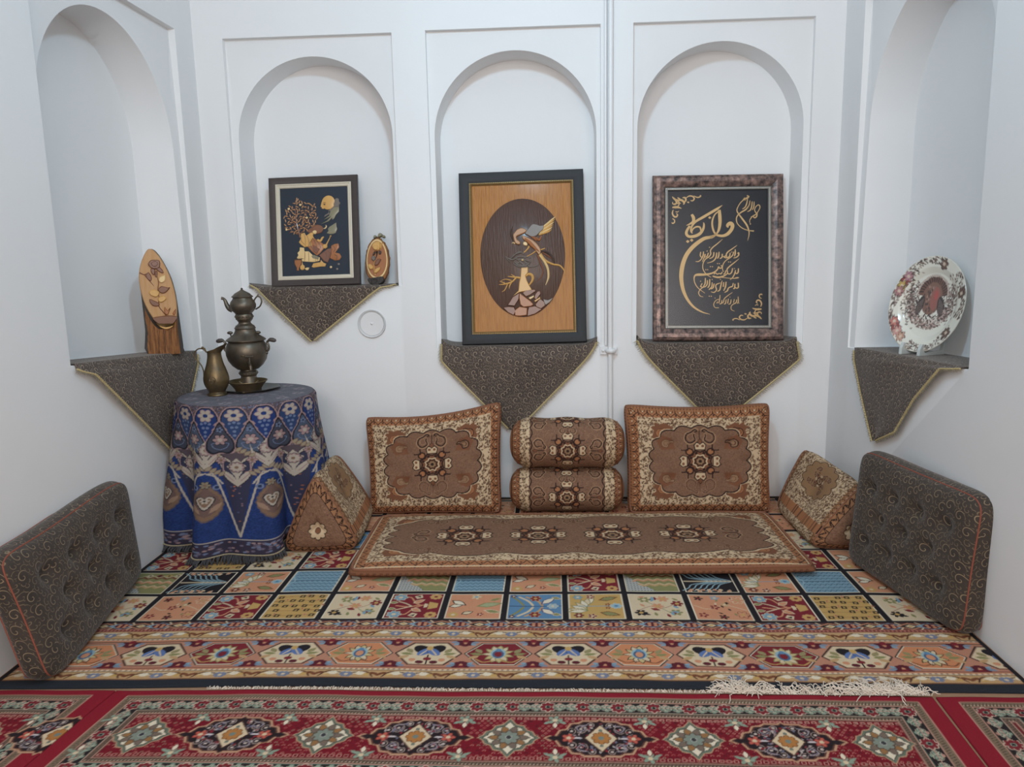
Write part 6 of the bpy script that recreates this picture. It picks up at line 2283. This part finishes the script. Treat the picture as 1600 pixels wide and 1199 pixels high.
Vb = V.copy()
Vb[:, :, 1] += .006 * (1 - tt[:, None] ** 8)
F.append(grid_faces(70, 180, 70 * 180, True, True))
me = np_mesh('plate_body', np.concatenate([V.reshape(-1, 3), Vb.reshape(-1, 3)]), np.concatenate(F), np.concatenate([col, np.tile(S(226, 224, 214), (len(col), 1))]))
link_obj('plate', me, M['porcelain'], plate)
del Cp
stand = thing('plate_stand', 'small clear plastic stand under the turkey plate', 'stand', (1.818, -.868, .9975), (0, 0, -math.radians(65)))
for sx in (-.05, .05):
    b = MB()
    pr_ = [(-.066, 0), (.095, 0), (.115, .12), (.105, .125), (.082, .02), (-.030, .014), (-.046, .030), (-.040, .052), (-.050, .056), (-.064, .030)]
    n = len(pr_)
    b.add([(sx + o_, p[0], p[1]) for o_ in (-.008, .008) for p in pr_], [tuple(range(n)), tuple(range(2 * n - 1, n - 1, -1))] + [(k, n + k, n + (k + 1) % n, (k + 1) % n) for k in range(n)])
    b.build('support', M['plastic'], stand, None)
b = MB()
b.tube([(-.05, .06, .010), (.05, .06, .010)], .005, 8)
b.build('crossbar', M['plastic'], stand)

# ------------------------------------------------------------------ blue tablecloth over the round corner table
TX, TY, TZ, TR = -1.578, -.605, .795, .358
SL = TZ - .05
nrep = 8
per = 2 * PI * TR / 11 * nrep
Ct = Canvas(0, per / nrep * 2, -.02, SL + .02, .0016, S(44, 66, 112))
BG, BG2, LB, CR2, PK2, GY, BRW, DK = S(38, 62, 122), S(40, 54, 92), S(120, 136, 170), S(196, 186, 172), S(176, 146, 146), S(92, 98, 112), S(140, 112, 92), S(34, 34, 46)
pw = per / nrep
for rep in range(-1, 3):
    ox = rep * pw
    T = Pen(Ct, ox, 0, 1.0)
    # (x along the rim, y down from the rim)
    if rep == -1:
        Ct.rect(0, 2 * pw, -.02, .30, S(96, 84, 92))
        for k in range(2600):
            Ct.ell(rr.uniform(0, 2 * pw), rr.uniform(-.02, .30), .002, .0018, rr.choice((PK2, DK, LB, BRW)))
        Ct.rect(0, 2 * pw, .242, SL, BG)
        speckle(Ct, 0, 2 * pw, .242, SL, BG, .22, 31)
for rep in range(-1, 3):
    ox = rep * pw
    T = Pen(Ct, ox, 0, 1.0)
    ogee = lambda cx, y0, y1, w: curve([(cx, y1), (cx - w * .55, y0 + .62 * (y1 - y0)), (cx - w, y0 + .30 * (y1 - y0)), (cx - w * .62, y0 + .04 * (y1 - y0)), (cx, y0), (cx + w * .62, y0 + .04 * (y1 - y0)), (cx + w, y0 + .30 * (y1 - y0)), (cx + w * .55, y0 + .62 * (y1 - y0))], 4, True)
    for half in (0, 1):
        cx = .25 * pw + half * .5 * pw
        # drop-shaped blue ogees under the rim
        T.poly(ogee(cx, .004, .215, .052), PK2)
        T.poly(ogee(cx, .008, .205, .047), DK)
        T.poly(ogee(cx, .012, .196, .043), BG if half else S(52, 74, 118))
        T.flower(cx, .045, .030, CR2, BG, 6, PK2)
        for k in range(7):
            T.ell(cx + (-.016, 0, .016, -.008, .008, 0, 0)[k], (.085, .080, .085, .105, .105, .125, .145)[k], .006, .006, LB)
        for sx in (-1, 1):
            for k in range(4):
                T.leaf(cx + sx * (.040 - .007 * k), .085 + .026 * k, .013, .006, sx * -.7, PK2)
    for half in (0, 1):
        cx = half * .5 * pw
        # grey-blue hearts between them
        for c_, m_ in ((PK2, 1.14), (DK, 1.05), (S(84, 96, 118) if half else S(70, 74, 90), .92)):
            T.poly([(cx + m_ * x, .165 + m_ * y) for x, y in curve([(0, .060), (.026, .068), (.046, .045), (.044, .005), (.024, -.035), (0, -.085), (-.024, -.035), (-.044, .005), (-.046, .045), (-.026, .068)], 4, True)], c_)
        T.flower(cx, .165, .026, PK2, CR2, 6, DK)
        T.flower(cx, .115, .014, LB, DK, 5)
        for sx in (-1, 1):
            T.line(curve([(cx, .215), (cx + sx * .020, .205), (cx + sx * .030, .185), (cx + sx * .018, .18)], 4), .003, LB)
    # long V lines with purple shields, and palmettes on the blue field
    cx = .25 * pw
    q = [(cx - .30 * pw, .262), (cx, .655), (cx + .30 * pw, .262)]
    T.poly(q, S(58, 60, 86))
    for k in range(60):
        a = rr.uniform(-1, 1)
        y = rr.uniform(.32, .62)
        if abs(a) * .32 * pw < .32 * pw * (.65 - y) / .36 * 1.0:
            T.ell(cx + a * .30 * pw * (.655 - y) / .36, y, .0035, .0035, rr.choice((S(150, 120, 130), S(90, 96, 130), S(180, 110, 80))))
    T.line([(a, b_) for a, b_ in curve([(cx - .45 * pw, .33), (cx - .33 * pw, .36), (cx, .655)], 4)], .0065, CR2)
    T.line([(a, b_) for a, b_ in curve([(cx + .45 * pw, .33), (cx + .33 * pw, .36), (cx, .655)], 4)], .0065, CR2)
    # cream acanthus zigzag
    for half in (0, 1):
        cx = .25 * pw + half * .5 * pw
        lo = .395 if half == 0 else .290
        for g_, c_ in ((0, DK), (.006, CR2), (.020, DK), (.024, S(96, 84, 92))):
            T.poly([(cx - .25 * pw, .235), (cx - .25 * pw, .262 - g_), (cx - .10 * pw, .285 - g_ * .8), (cx, lo - g_ * 1.6), (cx + .10 * pw, .285 - g_ * .8), (cx + .25 * pw, .262 - g_), (cx + .25 * pw, .235)], c_)
    for half in (0, 1):
        cx = .25 * pw + half * .5 * pw
        lo = .375 if half == 0 else .285
        for sx in (-1, 1):
            q = curve([(cx, lo), (cx + sx * .018, lo - .035), (cx + sx * .045, lo - .060), (cx + sx * .055, lo - .100), (cx + sx * .25 * pw, .245), (cx + sx * .25 * pw, .268), (cx + sx * .040, lo - .025), (cx, lo + .028)], 3)
            T.poly([(a, b_ + .004) for a, b_ in q], DK)
            T.poly(q, CR2)
            T.line([(cx + sx * .012, lo - .002), (cx + sx * .045, lo - .045), (cx + sx * .22 * pw, .256)], .004, PK2)
            for k in range(4):
                T.leaf(cx + sx * (.05 + .014 * k), lo - .040 - .010 * k, .014, .007, sx * .8, S(168, 156, 132), BRW)
        T.poly([(cx - .032, lo - .075), (cx, lo - .115), (cx + .032, lo - .075), (cx, lo - .010)], CR2)
        T.flower(cx, lo - .070, .026, PK2, DK, 9, DK)
        T.flower(cx, lo - .070, .020, CR2, BRW, 9)
        T.flower(half * .5 * pw, .268, .018, PK2, BRW, 6, DK)
    cx = .75 * pw
    for a in (-.2, .2):
        T.line(curve([(cx, .328), (cx + a * .7 * pw, .345), (cx + a * 1.3 * pw, .385)], 4), .006, CR2)
    heart = [(0, .095), (-.030, .070), (-.048, .025), (-.042, -.02), (-.020, -.055), (-.010, -.075), (0, -.088), (.010, -.075), (.020, -.055), (.042, -.02), (.048, .025), (.030, .070)]
    for m_, c_ in ((1.08, S(110, 96, 96)), (1.0, BRW), (.80, S(120, 96, 90))):
        T.poly([(cx + m_ * x + (0 if k % 2 else .004), .465 + m_ * y) for k, (x, y) in enumerate(curve(heart, 4, True))], c_)
    for m_, c_ in ((.62, DK), (.54, CR2), (.40, BRW)):
        T.poly([(cx + m_ * x, .465 + m_ * y) for x, y in curve([(0, .075), (-.045, .0), (-.040, -.030), (-.016, -.040), (0, -.022), (.016, -.040), (.040, -.030), (.045, 0)], 4, True)], c_)
    T.flower(cx, .462, .014, CR2, DK, 6)
    for sx in (-1, 1):
        T.ell(cx + sx * .034, .400, .013, .013, LB)
        T.ell(cx + sx * .034, .400, .007, .007, BG2)
        T.leaf(cx + sx * .03, .500, .03, .010, sx * -.9, S(170, 140, 120))
    T.flower(cx, .385, .018, S(150, 140, 120), BRW, 6, DK)
# hem
Ct.rect(0, 2 * pw, .668, .672, CR2)
Ct.rect(0, 2 * pw, .674, .740, S(62, 56, 76))
for k in range(150):
    Ct.ell(rr.uniform(0, 2 * pw), rr.uniform(.682, .732), .006, .004, rr.choice((PK2, LB, S(120, 110, 130))))
Ct.rect(0, 2 * pw, .740, SL + .02, DK)
for k in range(int(2 * pw / .016)):
    Ct.ell(k * .016 + .008, .747, .005, .004, S(150, 146, 140))
nth, nt = 760, 250
th = np.linspace(0, 2 * PI, nth, endpoint=False)
tl = np.linspace(0, 1, nt)
TH, TL2 = np.meshgrid(th, tl)
fold = .75 * np.sin(TH * 8 + 3.4 + .5 * TL2) + .45 * np.sin(TH * 5 + 2.1 + .6 * TL2) + .25 * np.sin(TH * 13 + 1)
ease = np.clip(TL2 * 1.25, 0, 1) ** 1.3
rad = TR + .004 + .070 * TL2 ** 1.1 + .062 * fold * ease
drop = SL * TL2
rim = np.clip(TL2 / .03, 0, 1)
rad = rad - .012 * (1 - rim) ** 2
X = TX + rad * np.cos(TH)
Y = TY + rad * np.sin(TH)
Z = TZ - drop + .006 * np.sin(TH * 9 + 2) * TL2
X = np.maximum(X, XL + .012 + .004 * np.sin(TH * 20))
Y = np.minimum(Y, -.02)
lim = np.where(Z < .37, -1.36 + .53 * np.clip(Z, 0, .37), 9)
lim = np.where(Y > -.93, lim, 9)
X = np.minimum(X, lim - .012)
col = Ct.sample((TH / (2 * PI) * per) % (2 * pw), drop).reshape(-1, 3)
V = np.stack([X - TX, Y - TY, Z], -1).reshape(-1, 3)
Fq = [grid_faces(nt, nth, wrap_u=True, flip=True)]
# the flat top with its grey flowers
Ctop = Canvas(-.37, .37, -.37, .37, .0022, S(126, 124, 134))
g_ = np.random.default_rng(2)
nz = g_.normal(0, 1, Ctop.a.shape[:2])
for _ in range(3):
    nz = (nz + np.roll(nz, 1, 0) + np.roll(nz, 1, 1) + np.roll(nz, -1, 0)) / 2.6
Ctop.a *= (1 + .10 * nz)[:, :, None].astype(np.float32)
Tq = Pen(Ctop, 0, 0, .36)
for k in range(12):
    a = 2 * PI * k / 12
    Tq.flower(.78 * math.cos(a), .78 * math.sin(a), .10, S(168, 160, 166), S(110, 106, 120), 6)
    Tq.line(curve([(.5 * math.cos(a), .5 * math.sin(a)), (.62 * math.cos(a + .2), .62 * math.sin(a + .2)), (.74 * math.cos(a + .1), .74 * math.sin(a + .1))], 4), .02, S(160, 150, 158))
    Tq.leaf(.45 * math.cos(a + .3), .45 * math.sin(a + .3), .09, .04, a, S(150, 146, 156))
for k in range(8):
    a = 2 * PI * k / 8
    Tq.flower(.22 * math.cos(a), .22 * math.sin(a), .09, S(160, 150, 158), S(104, 100, 116), 6)
nr = 46
off = len(V)
ring0 = V[:nth]
VV, CC = [V], [col]
prev = np.arange(nth)
for k in range(1, nr + 1):
    s_ = max(1 - k / nr, .002)
    R = ring0.copy()
    R[:, 0] *= s_
    R[:, 1] *= s_
    R[:, 2] = TZ + .002 * min(1, k / 3)
    VV.append(R)
    CC.append(Ctop.sample(R[:, 0], R[:, 1]))
    cur = off + (k - 1) * nth + np.arange(nth)
    q = np.roll(np.arange(nth), -1)
    Fq.append(np.stack([prev, prev[q], cur[q], cur], -1))
    prev = cur
cloth = thing('tablecloth', 'blue floral tablecloth draped over the round corner table under the samovar', 'tablecloth', (TX, TY, 0))
me = np_mesh('tablecloth_cover', np.concatenate(VV), np.concatenate(Fq), np.concatenate(CC))
link_obj('cover', me, M['tablecloth'], cloth)
hem = V[(nt - 1) * nth: nt * nth]
b, bl_ = MB(), MB()
rr = random.Random(17)
hp = along(np.concatenate([hem, hem[:1]]), 520)
for k in range(520):
    p = hp[k]
    if p[1] > .25:
        continue
    nrm = np.array([p[0], p[1], 0])
    nrm /= np.linalg.norm(nrm) + 1e-9
    e = p + nrm * rr.uniform(.002, .035) * (1 if p[0] < .15 else .2) + np.array([rr.uniform(-.012, .012), rr.uniform(-.012, .012), 0])
    e[2] = .013
    e[0] = max(e[0], XL + .014 - TX)
    md_ = (p + e) / 2 + nrm * .006
    md_[0] = max(md_[0], XL + .014 - TX)
    for w_ in range(2):
        o2 = np.array([rr.uniform(-.004, .004), rr.uniform(-.004, .004), 0])
        b.tube([tuple(p), tuple(md_ + o2 * .5), tuple(e + o2 * 2)], [.0026, .003, .0016], 4, cap=False)
for k in range(0, 520):
    p = hp[k]
    if p[1] < .3:
        bl_.ball(tuple(p * np.array([1.006, 1.006, 1])), .0045, 5, 4)
tag(b.build('fringe', M['fringe_blue'], cloth), 'dark tasselled fringe along the hem', kind='stuff')
bl_.build('looped_edging', M['fringe_tan'], cloth)
del Ct

# ------------------------------------------------------------------ samovar, teapot, tray, bowl and jug
SXY = (-1.622, -.455)
K = .000515
ZT = TZ + .003
tray = thing('tray', 'dark eight-sided metal tray under the samovar and bowl', 'tray', (-1.612, -.490, ZT))
b = MB()
for pr_ in ([(.0, 0), (.125, 0), (.168, .012), (.172, .014), (.168, .016), (.124, .005), (0, .005)],):
    b.lathe([(max(r, .001), z) for r, z in pr_], 8, sx=1.05, sy=.92)
b.build('tray', M['tray'], tray, 20)
sam = thing('samovar', 'dull bronze samovar with a tap standing on the tablecloth', 'samovar', (*SXY, ZT + .005))
b = MB()
b.lathe([(.001, 0), (120 * K, 0), (122 * K, .010), (108 * K, .022), (96 * K, .040), (84 * K, .058), (80 * K, .068), (96 * K, .078), (97 * K, .092), (84 * K, .100), (82 * K, .108)], 48)
b.build('foot', M['bronze'], sam, 30)
b = MB()
for k in range(22):
    g = 2 * PI * k / 22
    b.ball((96 * K * math.cos(g), 96 * K * math.sin(g), .085), .0042, 6, 4)
b.build('beaded_ring', M['bronze'], sam)
b = MB()
b.lathe([(80 * K, .104), (112 * K, .108), (162 * K, .130), (198 * K, .158), (215 * K, .188), (218 * K, .212), (210 * K, .236), (194 * K, .252), (180 * K, .260)], 56)
b.build('body', M['bronze'], sam, 40)
b = MB()
b.lathe([(176 * K, .258), (186 * K, .262), (206 * K, .268), (206 * K, .272), (186 * K, .280), (150 * K, .292), (122 * K, .304), (110 * K, .316), (104 * K, .326), (104 * K, .330), (112 * K, .334), (101 * K, .342), (96 * K, .348), (80 * K, .354), (66 * K, .360), (62 * K, .368)], 56)
b.build('shoulder', M['bronze'], sam, 30)
b = MB()
b.lathe([(62 * K, .366), (72 * K, .374), (88 * K, .384), (92 * K, .398), (92 * K, .406), (86 * K, .412), (70 * K, .414), (.001, .414)], 48)
for k in range(14):
    g = 2 * PI * k / 14
    b.ball((90 * K * math.cos(g), 90 * K * math.sin(g), .398), (.005, .005, .006), 6, 4)
b.build('crown', M['bronze'], sam, 30)
for sx in (-1, 1):
    b = MB()
    x0 = sx * 205 * K
    b.tube(curve([(x0, 0, .200), (x0 + sx * .018, 0, .214), (x0 + sx * .020, 0, .238), (x0 + sx * .012, 0, .252), (x0 + sx * .026, 0, .266), (x0 + sx * .040, 0, .266)], 5), .0065, 8)
    b.ball((x0 + sx * .006, 0, .196), .009, 8, 6)
    h = b.build('handle', M['bronze'], sam)
    b = MB()
    b.tube([(x0 + sx * .022, 0, .266), (x0 + sx * .030, 0, .268), (x0 + sx * .046, 0, .266), (x0 + sx * .058, 0, .262), (x0 + sx * .062, 0, .258)], [.007, .011, .0125, .010, .004], 10)
    b.build('grip', mk('handle_grip', S(74, 66, 60), .5), h)
    b = MB()
    b.tube([(sx * 140 * K, -.02, .285), (sx * 150 * K, -.02, .305)], .004, 6)
    b.ball((sx * 152 * K, -.02, .311), (.017, .012, .009), 10, 6)
    b.build('lid_knob', M['bronze'], sam)
b = MB()
q = Vector((.045, -.095, .160))
b.tube([(q.x - .010, q.y + .018, q.z + .004), (q.x, q.y, q.z), (q.x + .014, q.y - .022, q.z - .012), (q.x + .022, q.y - .036, q.z - .020)], [.011, .009, .008, .009], 10)
b.tube([(q.x + .021, q.y - .034, q.z - .018), (q.x + .023, q.y - .038, q.z - .042)], [.0085, .0075], 10)
b.tube([(q.x + .010, q.y - .014, q.z - .008), (q.x + .010, q.y - .014, q.z + .024)], .005, 8)
b.tube([(q.x - .006, q.y - .014, q.z + .028), (q.x + .026, q.y - .014, q.z + .028)], .005, 8)
b.ball((q.x - .008, q.y - .014, q.z + .028), .007, 6, 5)
b.ball((q.x + .028, q.y - .014, q.z + .028), .007, 6, 5)
b.build('tap', M['bronze'], sam)
b = MB()
b.ball((.018, -.108, .192), (.012, .004, .005), 8, 5)
b.build('badge', M['brass'], sam)
# teapot on the crown
tp = thing('teapot', 'small bronze teapot sitting on top of the samovar', 'teapot', (SXY[0] - .002, SXY[1], ZT + .005 + .4145), (0, 0, .05))
b = MB()
b.lathe([(.001, 0), (88 * K, 0), (92 * K, .005), (114 * K, .016), (132 * K, .034), (134 * K, .050), (122 * K, .066), (104 * K, .078), (98 * K, .086), (101 * K, .090)], 48)
b.build('body', M['bronze'], tp, 40)
b = MB()
b.lathe([(100 * K, .089), (110 * K, .090), (111 * K, .094), (96 * K, .100), (78 * K, .110), (48 * K, .119), (24 * K, .126), (10 * K, .131), (13 * K, .135), (9 * K, .139), (.001, .141)], 40)
b.build('lid', M['bronze'], tp, 35)
b = MB()
b.tube(curve([(-118 * K, 0, .022), (-150 * K, 0, .030), (-172 * K, 0, .050), (-186 * K, 0, .072), (-204 * K, 0, .084), (-222 * K, 0, .086)], 5), list(np.interp(np.linspace(0, 1, 26), [0, .4, .8, 1], [.017, .012, .007, .009])), 10)
b.build('spout', M['bronze'], tp)
b = MB()
b.tube(curve([(118 * K, 0, .060), (130 * K, 0, .076), (160 * K, 0, .092), (190 * K, 0, .086), (202 * K, 0, .064), (180 * K, 0, .038), (132 * K, 0, .022)], 6), .0042, 8)
b.tube([(160 * K, 0, .092), (172 * K, 0, .104)], [.005, .003], 6)
b.build('handle', M['bronze'], tp)
bowl = thing('drip_bowl', 'shallow brass bowl on the tray below the samovar tap', 'bowl', (-1.585, -.565, ZT + .0065))
b = MB()
b.lathe([(.001, .006), (.060, .004), (.064, .0), (.068, .006), (.070, .014), (.082, .032), (.098, .050), (.104, .055), (.103, .058), (.097, .054), (.080, .036), (.060, .016), (.001, .012)], 48)
b.build('bowl', M['brass'], bowl, 35)
b = MB()
for k in range(10):
    g = 2 * PI * k / 10
    b.tube([(.058 * math.cos(g + o_), .058 * math.sin(g + o_), .018) if False else ((.062 + .022 * (1 - abs(o_) / .28)) * math.cos(g + o_), (.062 + .022 * (1 - abs(o_) / .28)) * math.sin(g + o_), .019 + .024 * (1 - abs(o_) / .28)) for o_ in (-.28, -.2, -.1, 0, .1, .2, .28)], .003, 5)
b.build('embossed_lobe_rim', M['brass'], bowl)
for k in range(3):
    g = 2 * PI * k / 3 + .5
    b = MB()
    b.ball((.060 * math.cos(g), .060 * math.sin(g), .004), (.012, .012, .008), 8, 5)
    b.build('foot', M['brass'], bowl)
jug = thing('jug', 'aged brass jug with a thin curved handle at the left of the samovar', 'jug', (-1.722, -.645, ZT), (0, 0, .1))
n = 44
K2 = .00049
prof = curve([(104, 0), (104, 10), (98, 22), (84, 36), (96, 60), (122, 110), (134, 170), (126, 230), (108, 290), (88, 350), (76, 410), (72, 450), (76, 486)], 4)
b = MB()
b.lathe([(.001, 0)] + [(r * K2, z * K2) for r, z in prof[:-1]], n)
# lip: slanted, drawn out to a spout on the right
v, f = [], []
for i_, s_ in enumerate((0, .35, .7, 1.0)):
    for k in range(n):
        g = 2 * PI * k / n
        out_ = max(0, math.cos(g)) ** 3
        r = (75 + s_ * (10 + 62 * out_)) * K2
        z = (470 + s_ * (30 + 62 * max(0, math.cos(g)) ** 1.5 - 22 * max(0, -math.cos(g)))) * K2
        v.append((r * math.cos(g), r * math.sin(g) * (1 - .12 * s_ * out_), z))
for i_ in range(3):
    for k in range(n):
        k2 = (k + 1) % n
        f.append((i_ * n + k, i_ * n + k2, (i_ + 1) * n + k2, (i_ + 1) * n + k))
b.add(v, f)
b.build('body', M['brass'], jug, 40)
b = MB()
b.tube(curve([(-80 * K2, 0, 474 * K2), (-118 * K2, 0, 508 * K2), (-160 * K2, 0, 512 * K2), (-200 * K2, 0, 480 * K2), (-210 * K2, 0, 430 * K2), (-190 * K2, 0, 385 * K2), (-148 * K2, 0, 330 * K2), (-128 * K2, 0, 260 * K2), (-132 * K2, 0, 190 * K2)], 6), .0034, 8)
b.ball((-118 * K2, 0, 522 * K2), (.008, .006, .007), 8, 5)
b.tube([(-84 * K2, 0, 470 * K2), (-100 * K2, 0, 520 * K2)], .004, 6)
b.build('handle', M['brass'], jug)
b = MB()
for k in range(40):
    pass
b.tube([(.018 * math.cos(a) * (1 - a / 16), -.0655 + .004 * abs(math.sin(a)), .085 + .022 * math.sin(a) * (1 - a / 16)) for a in np.linspace(0, 12, 40)], .0022, 5)
b.build('engraved_scroll', M['brass'], jug)
